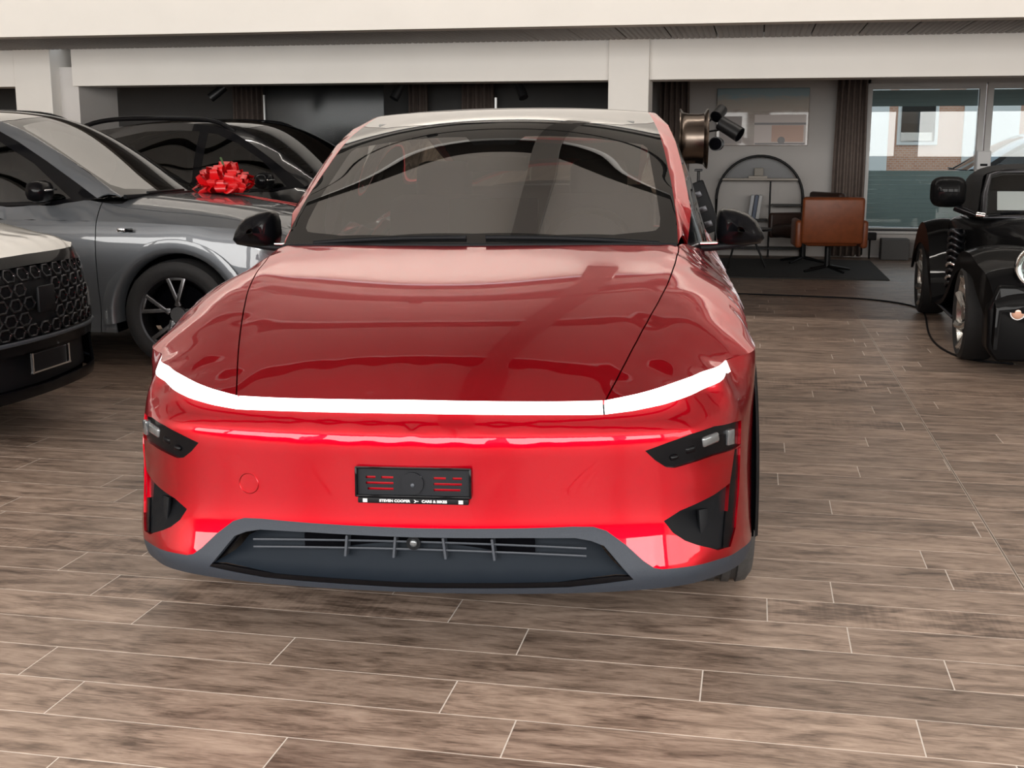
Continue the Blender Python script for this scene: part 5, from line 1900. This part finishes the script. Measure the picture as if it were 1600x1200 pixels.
# wheel rim on a stand with clamp spots
D = 10.0
rim = empty('display_rim', (-.50, D, 1.515), R(4))
tag(rim, 'bare bronze wheel rim held up on a thin black stand right of the red car', 'wheel rim')
b_ = MB()
b_.lathe([(.232, -.115), (.236, -.108), (.225, -.10), (.205, -.085), (.196, -.05), (.194, .03), (.200, .075), (.222, .09), (.236, .104), (.232, .112), (.20, .10), (.18, .05), (.178, -.05), (.19, -.1), (.232, -.115)], seg=48)
b_.build('barrel', M['bronze'], rim, 40)
for k in range(5):
    a = k * 2 * PI / 5
    MB().box((.085, .10 * math.cos(a), .10 * math.sin(a)), (.03, .19, .045), Matrix.Rotation(a, 3, 'X'), .008).build('spoke', M['bronze'], rim, 40)
std = empty('stand', (-.455, D, 0))
tag(std, 'thin black floor stand carrying the bronze rim', 'stand')
MB().cyl((0, 0, .02), (0, 0, 1.275), .012, seg=10).build('pole', M['black_metal'], std, 50)
MB().cyl((0, 0, 0), (0, 0, .025), .20, seg=28).build('base', M['black_metal'], std, 40)
MB().box((0, 0, 1.270), (.06, .12, .018), None, .004).build('cradle', M['black_metal'], std)


def spot(label, head, base, aim, group=None, r=.034, ln=.13, m=None):
    root = empty('spotlight', base)
    tag(root, label, 'spotlight', group)
    h = Vector(head) - Vector(base)
    MB().tube([(0, 0, 0), tuple(h * .5 + Vector((0, 0, .004))), tuple(h)], .008, 6).build('arm', M['black_metal'], root, 60)
    d = Vector(aim).normalized()
    b_ = MB().cyl(tuple(h - d * ln / 2), tuple(h + d * ln / 2), r * .92, r, seg=20)
    b_.build('lamp_head', M['black_metal'], root, 40)
    MB().cyl(tuple(h + d * ln * .5), tuple(h + d * (ln * .5 + .004)), r * .85, seg=20).build('lens', M['dark'], root, 40)
    return root


# three spots on arms clamped to the rim
spot('black spotlight at the top of the arms beside the rim', (-.310, D + .06, 1.715), (-.388, D + .02, 1.65), (-.35, -.8, -.5), None, .050, .12)
spot('large black spotlight on the longest arm beside the rim, aimed right', (-.215, D - .09, 1.59), (-.388, D - .04, 1.57), (.75, -.3, -.45), None, .060, .19)
spot('black spotlight lowest beside the rim, its face towards the camera', (-.315, D - .10, 1.475), (-.388, D, 1.48), (-.2, -1, 0), None, .055, .08)
bx_ = MB().box((.045, -.03, .975), (.15, .12, .42), Matrix.Rotation(R(-22), 3, 'Y'), .015).build('tilted_box', M['black'], std, 40)
for z in (.85, .965, 1.08):
    MB().box((.045 + (z - .975) * -.40, -.096, z), (.06, .012, .05), Matrix.Rotation(R(-22), 3, 'Y'), .004).build('clasp', M['rim_dark'], bx_, 40)

# track spots under the beam
for i, (x, l_, ax) in enumerate(((-5.72, 'black track spotlight under the beam, leftmost of three above the black SUV', -.9), (-3.70, 'black track spotlight under the beam, middle of three, left of the red car roof', -.35), (-2.40, 'black track spotlight under the beam, rightmost of three above the red car', .35))):
    r = empty('track_spotlight', (x, 12.6, 2.568))
    tag(r, l_, 'spotlight')
    MB().cyl((0, 0, 0), (0, 0, -.49), .012, seg=8).build('stem', M['black_metal'], r, 50)
    d = Vector((ax, -.35, -.75)).normalized()
    p = Vector((0, 0, -.53))
    MB().cyl(tuple(p - d * .10), tuple(p + d * .10), .045, .05, seg=20).build('lamp_head', M['black_metal'], r, 40)

# glazed partition in the dark room, white strips put in for light on its edges
gp_ = struct(MB().box((-5.1, 14.2, 1.22), (1.5, .02, 2.40)).build('window_9', M['pane_dark']))
M['strip'] = mat('white_glint', (.8, .82, .82), .3)
MB().box((-5.84, 14.18, 1.30), (.018, .03, 1.56)).build('glint_strip', M['strip'], gp_)
pn_ = MB().box((-2.66, 12.6, .98), (.022, .022, 1.96), None, .003).build('pole', M['strip'])  # white strip added for a light reflection on the glass
tag(pn_, 'slim white strip in place of a light reflection behind the red car, its tip above the roof', 'pole')
an = MB()
for k in range(5):
    an.cyl((-.985, 11.6, 1.50 + k * .055), (-.985, 11.6, 1.53 + k * .055), .034, seg=12)
an.cyl((-.985, 11.6, 0), (-.985, 11.6, 1.78), .016, seg=8)
o = an.build('ribbed_post', M['rim_dark'], None, 40)
tag(o, 'thin dark ribbed post at the white pillar corner, right end of the red car roof', 'post')

# white control box on the window post, low grey boxes under the window
o = MB().box((2.91, 17.10, 1.30), (.17, .05, .24), None, .01).build('control_box', M['white'])
tag(o, 'small white control box on the post between the office windows', 'control box')
MB().box((2.91, 17.07, 1.24), (.09, .012, .03), None, .003).build('display', M['black'], o)
for x, w2_, l_ in ((1.52, .16, 'black socket box on the floor below the office window, by the curtain'),):
    o = MB().box((x, 17.0, .30), (w2_, .12, .10), None, .01).build('socket_box', M['black'])
    tag(o, l_, 'box')
    MB().cyl((x, 17.0, 0), (x, 17.0, .25), .012, seg=8).build('foot', M['black_metal'], o)
for x, w2_, l_ in ((1.83, .36, 'dark grey crate on the floor below the window, left one'), (2.25, .28, 'light grey crate on the floor below the window, right one')):
    o = MB().box((x, 16.92, .14), (w2_, .26, .28), None, .015).build('crate', mat('crate_grey', (.10, .10, .10) if w2_ > .3 else (.22, .22, .22), .7))
    tag(o, l_, 'crate')

# black cable over the floor
pts = [(-2.2, 12.6, .008), (-1.2, 12.55, .008), (-.16, 12.45, .008), (.6, 12.35, .008), (.95, 12.28, .008), (1.3, 12.05, .008), (1.47, 11.73, .008), (1.5, 11.2, .008), (1.42, 10.4, .008), (1.36, 9.6, .008), (1.40, 9.0, .008), (1.52, 8.72, .008), (1.75, 8.62, .008)]
S_ = Spline(pts)
cab = MB().tube([tuple(q) for q in S_(np.linspace(0, S_.t[-1], 70))], .008, 6).build('cable', M['black'], None, 60)
tag(cab, 'thin black cable snaking over the floor to the roadster front wheel', 'cable')

# red gift bow with two tails on the grey hood
M['ribbon'] = mat('red_satin_ribbon', (.72, .006, .010), .35, 0, .3, .2)
bow = empty('gift_bow', (0, 0, 0))
tag(bow, 'big glossy red gift bow with long ribbon tails on the grey hood', 'bow')
GM = Matrix.Translation((grey.location.x, grey.location.y, 0)) @ Matrix.Rotation(grey.rotation_euler.z, 4, 'Z')
bx, by = .33, .95
base = GM @ Vector((bx, by, float(gb.top_tps(bx, by)) + .004))
bow.location = base
random.seed(11)
for k in range(80):
    u = random.uniform(0, 2 * PI)
    el = math.asin(random.uniform(.02, .98))
    d = Vector((math.cos(u) * math.cos(el), math.sin(u) * math.cos(el), math.sin(el)))
    side = d.cross(Vector((0, 0, 1))).normalized()
    if random.random() < .5:
        side = (side + d.cross(side) * random.uniform(-.9, .9)).normalized()
    up = d.cross(side)
    Lr = random.uniform(.165, .235)
    wd = random.uniform(.024, .036)
    c0 = Vector((0, 0, .012))
    V, F = [], []
    n = 9
    for i in range(n):
        t = i / (n - 1)
        ang = t * 2 * PI
        p = c0 + d * (Lr * (.5 - .5 * math.cos(ang)) * .98 + .015) + up * (.036 * math.sin(ang))
        p.z = max(p.z, .006)
        tw = side * wd * (1.0 + .25 * math.sin(ang * 1.5 + k))
        for s_ in (-1, 1):
            q = p + tw * s_
            q.z = max(q.z, .004)
            V.append(q)
    F = [(2 * i, 2 * i + 1, 2 * i + 3, 2 * i + 2) for i in range(n - 1)]
    o = mesh_obj('loop', V, F, M['ribbon'], bow, True)
for x1, y1 in ((.10, .30), (.30, .22)):
    V, F = [], []
    for i in range(13):
        t = i / 12
        x, y = bx + (x1 - bx) * t, by + (y1 - by) * t
        for s_ in (-1, 1):
            xx_ = x + s_ * .036
            q = GM @ Vector((xx_, y, float(gb.top_tps(xx_, y)) + .005 + .003 * math.sin(9 * t)))
            V.append(q - base)
    F = [(2 * i, 2 * i + 1, 2 * i + 3, 2 * i + 2) for i in range(12)]
    mesh_obj('ribbon_tail', V, F, M['ribbon'], bow, True)
MB().tube([(0, 0, .17), (-.02, 0, .24), (-.035, .01, .262)], .008, 6).build('tie_end', mat('green_tie', (.05, .10, .03), .6), bow, 60)
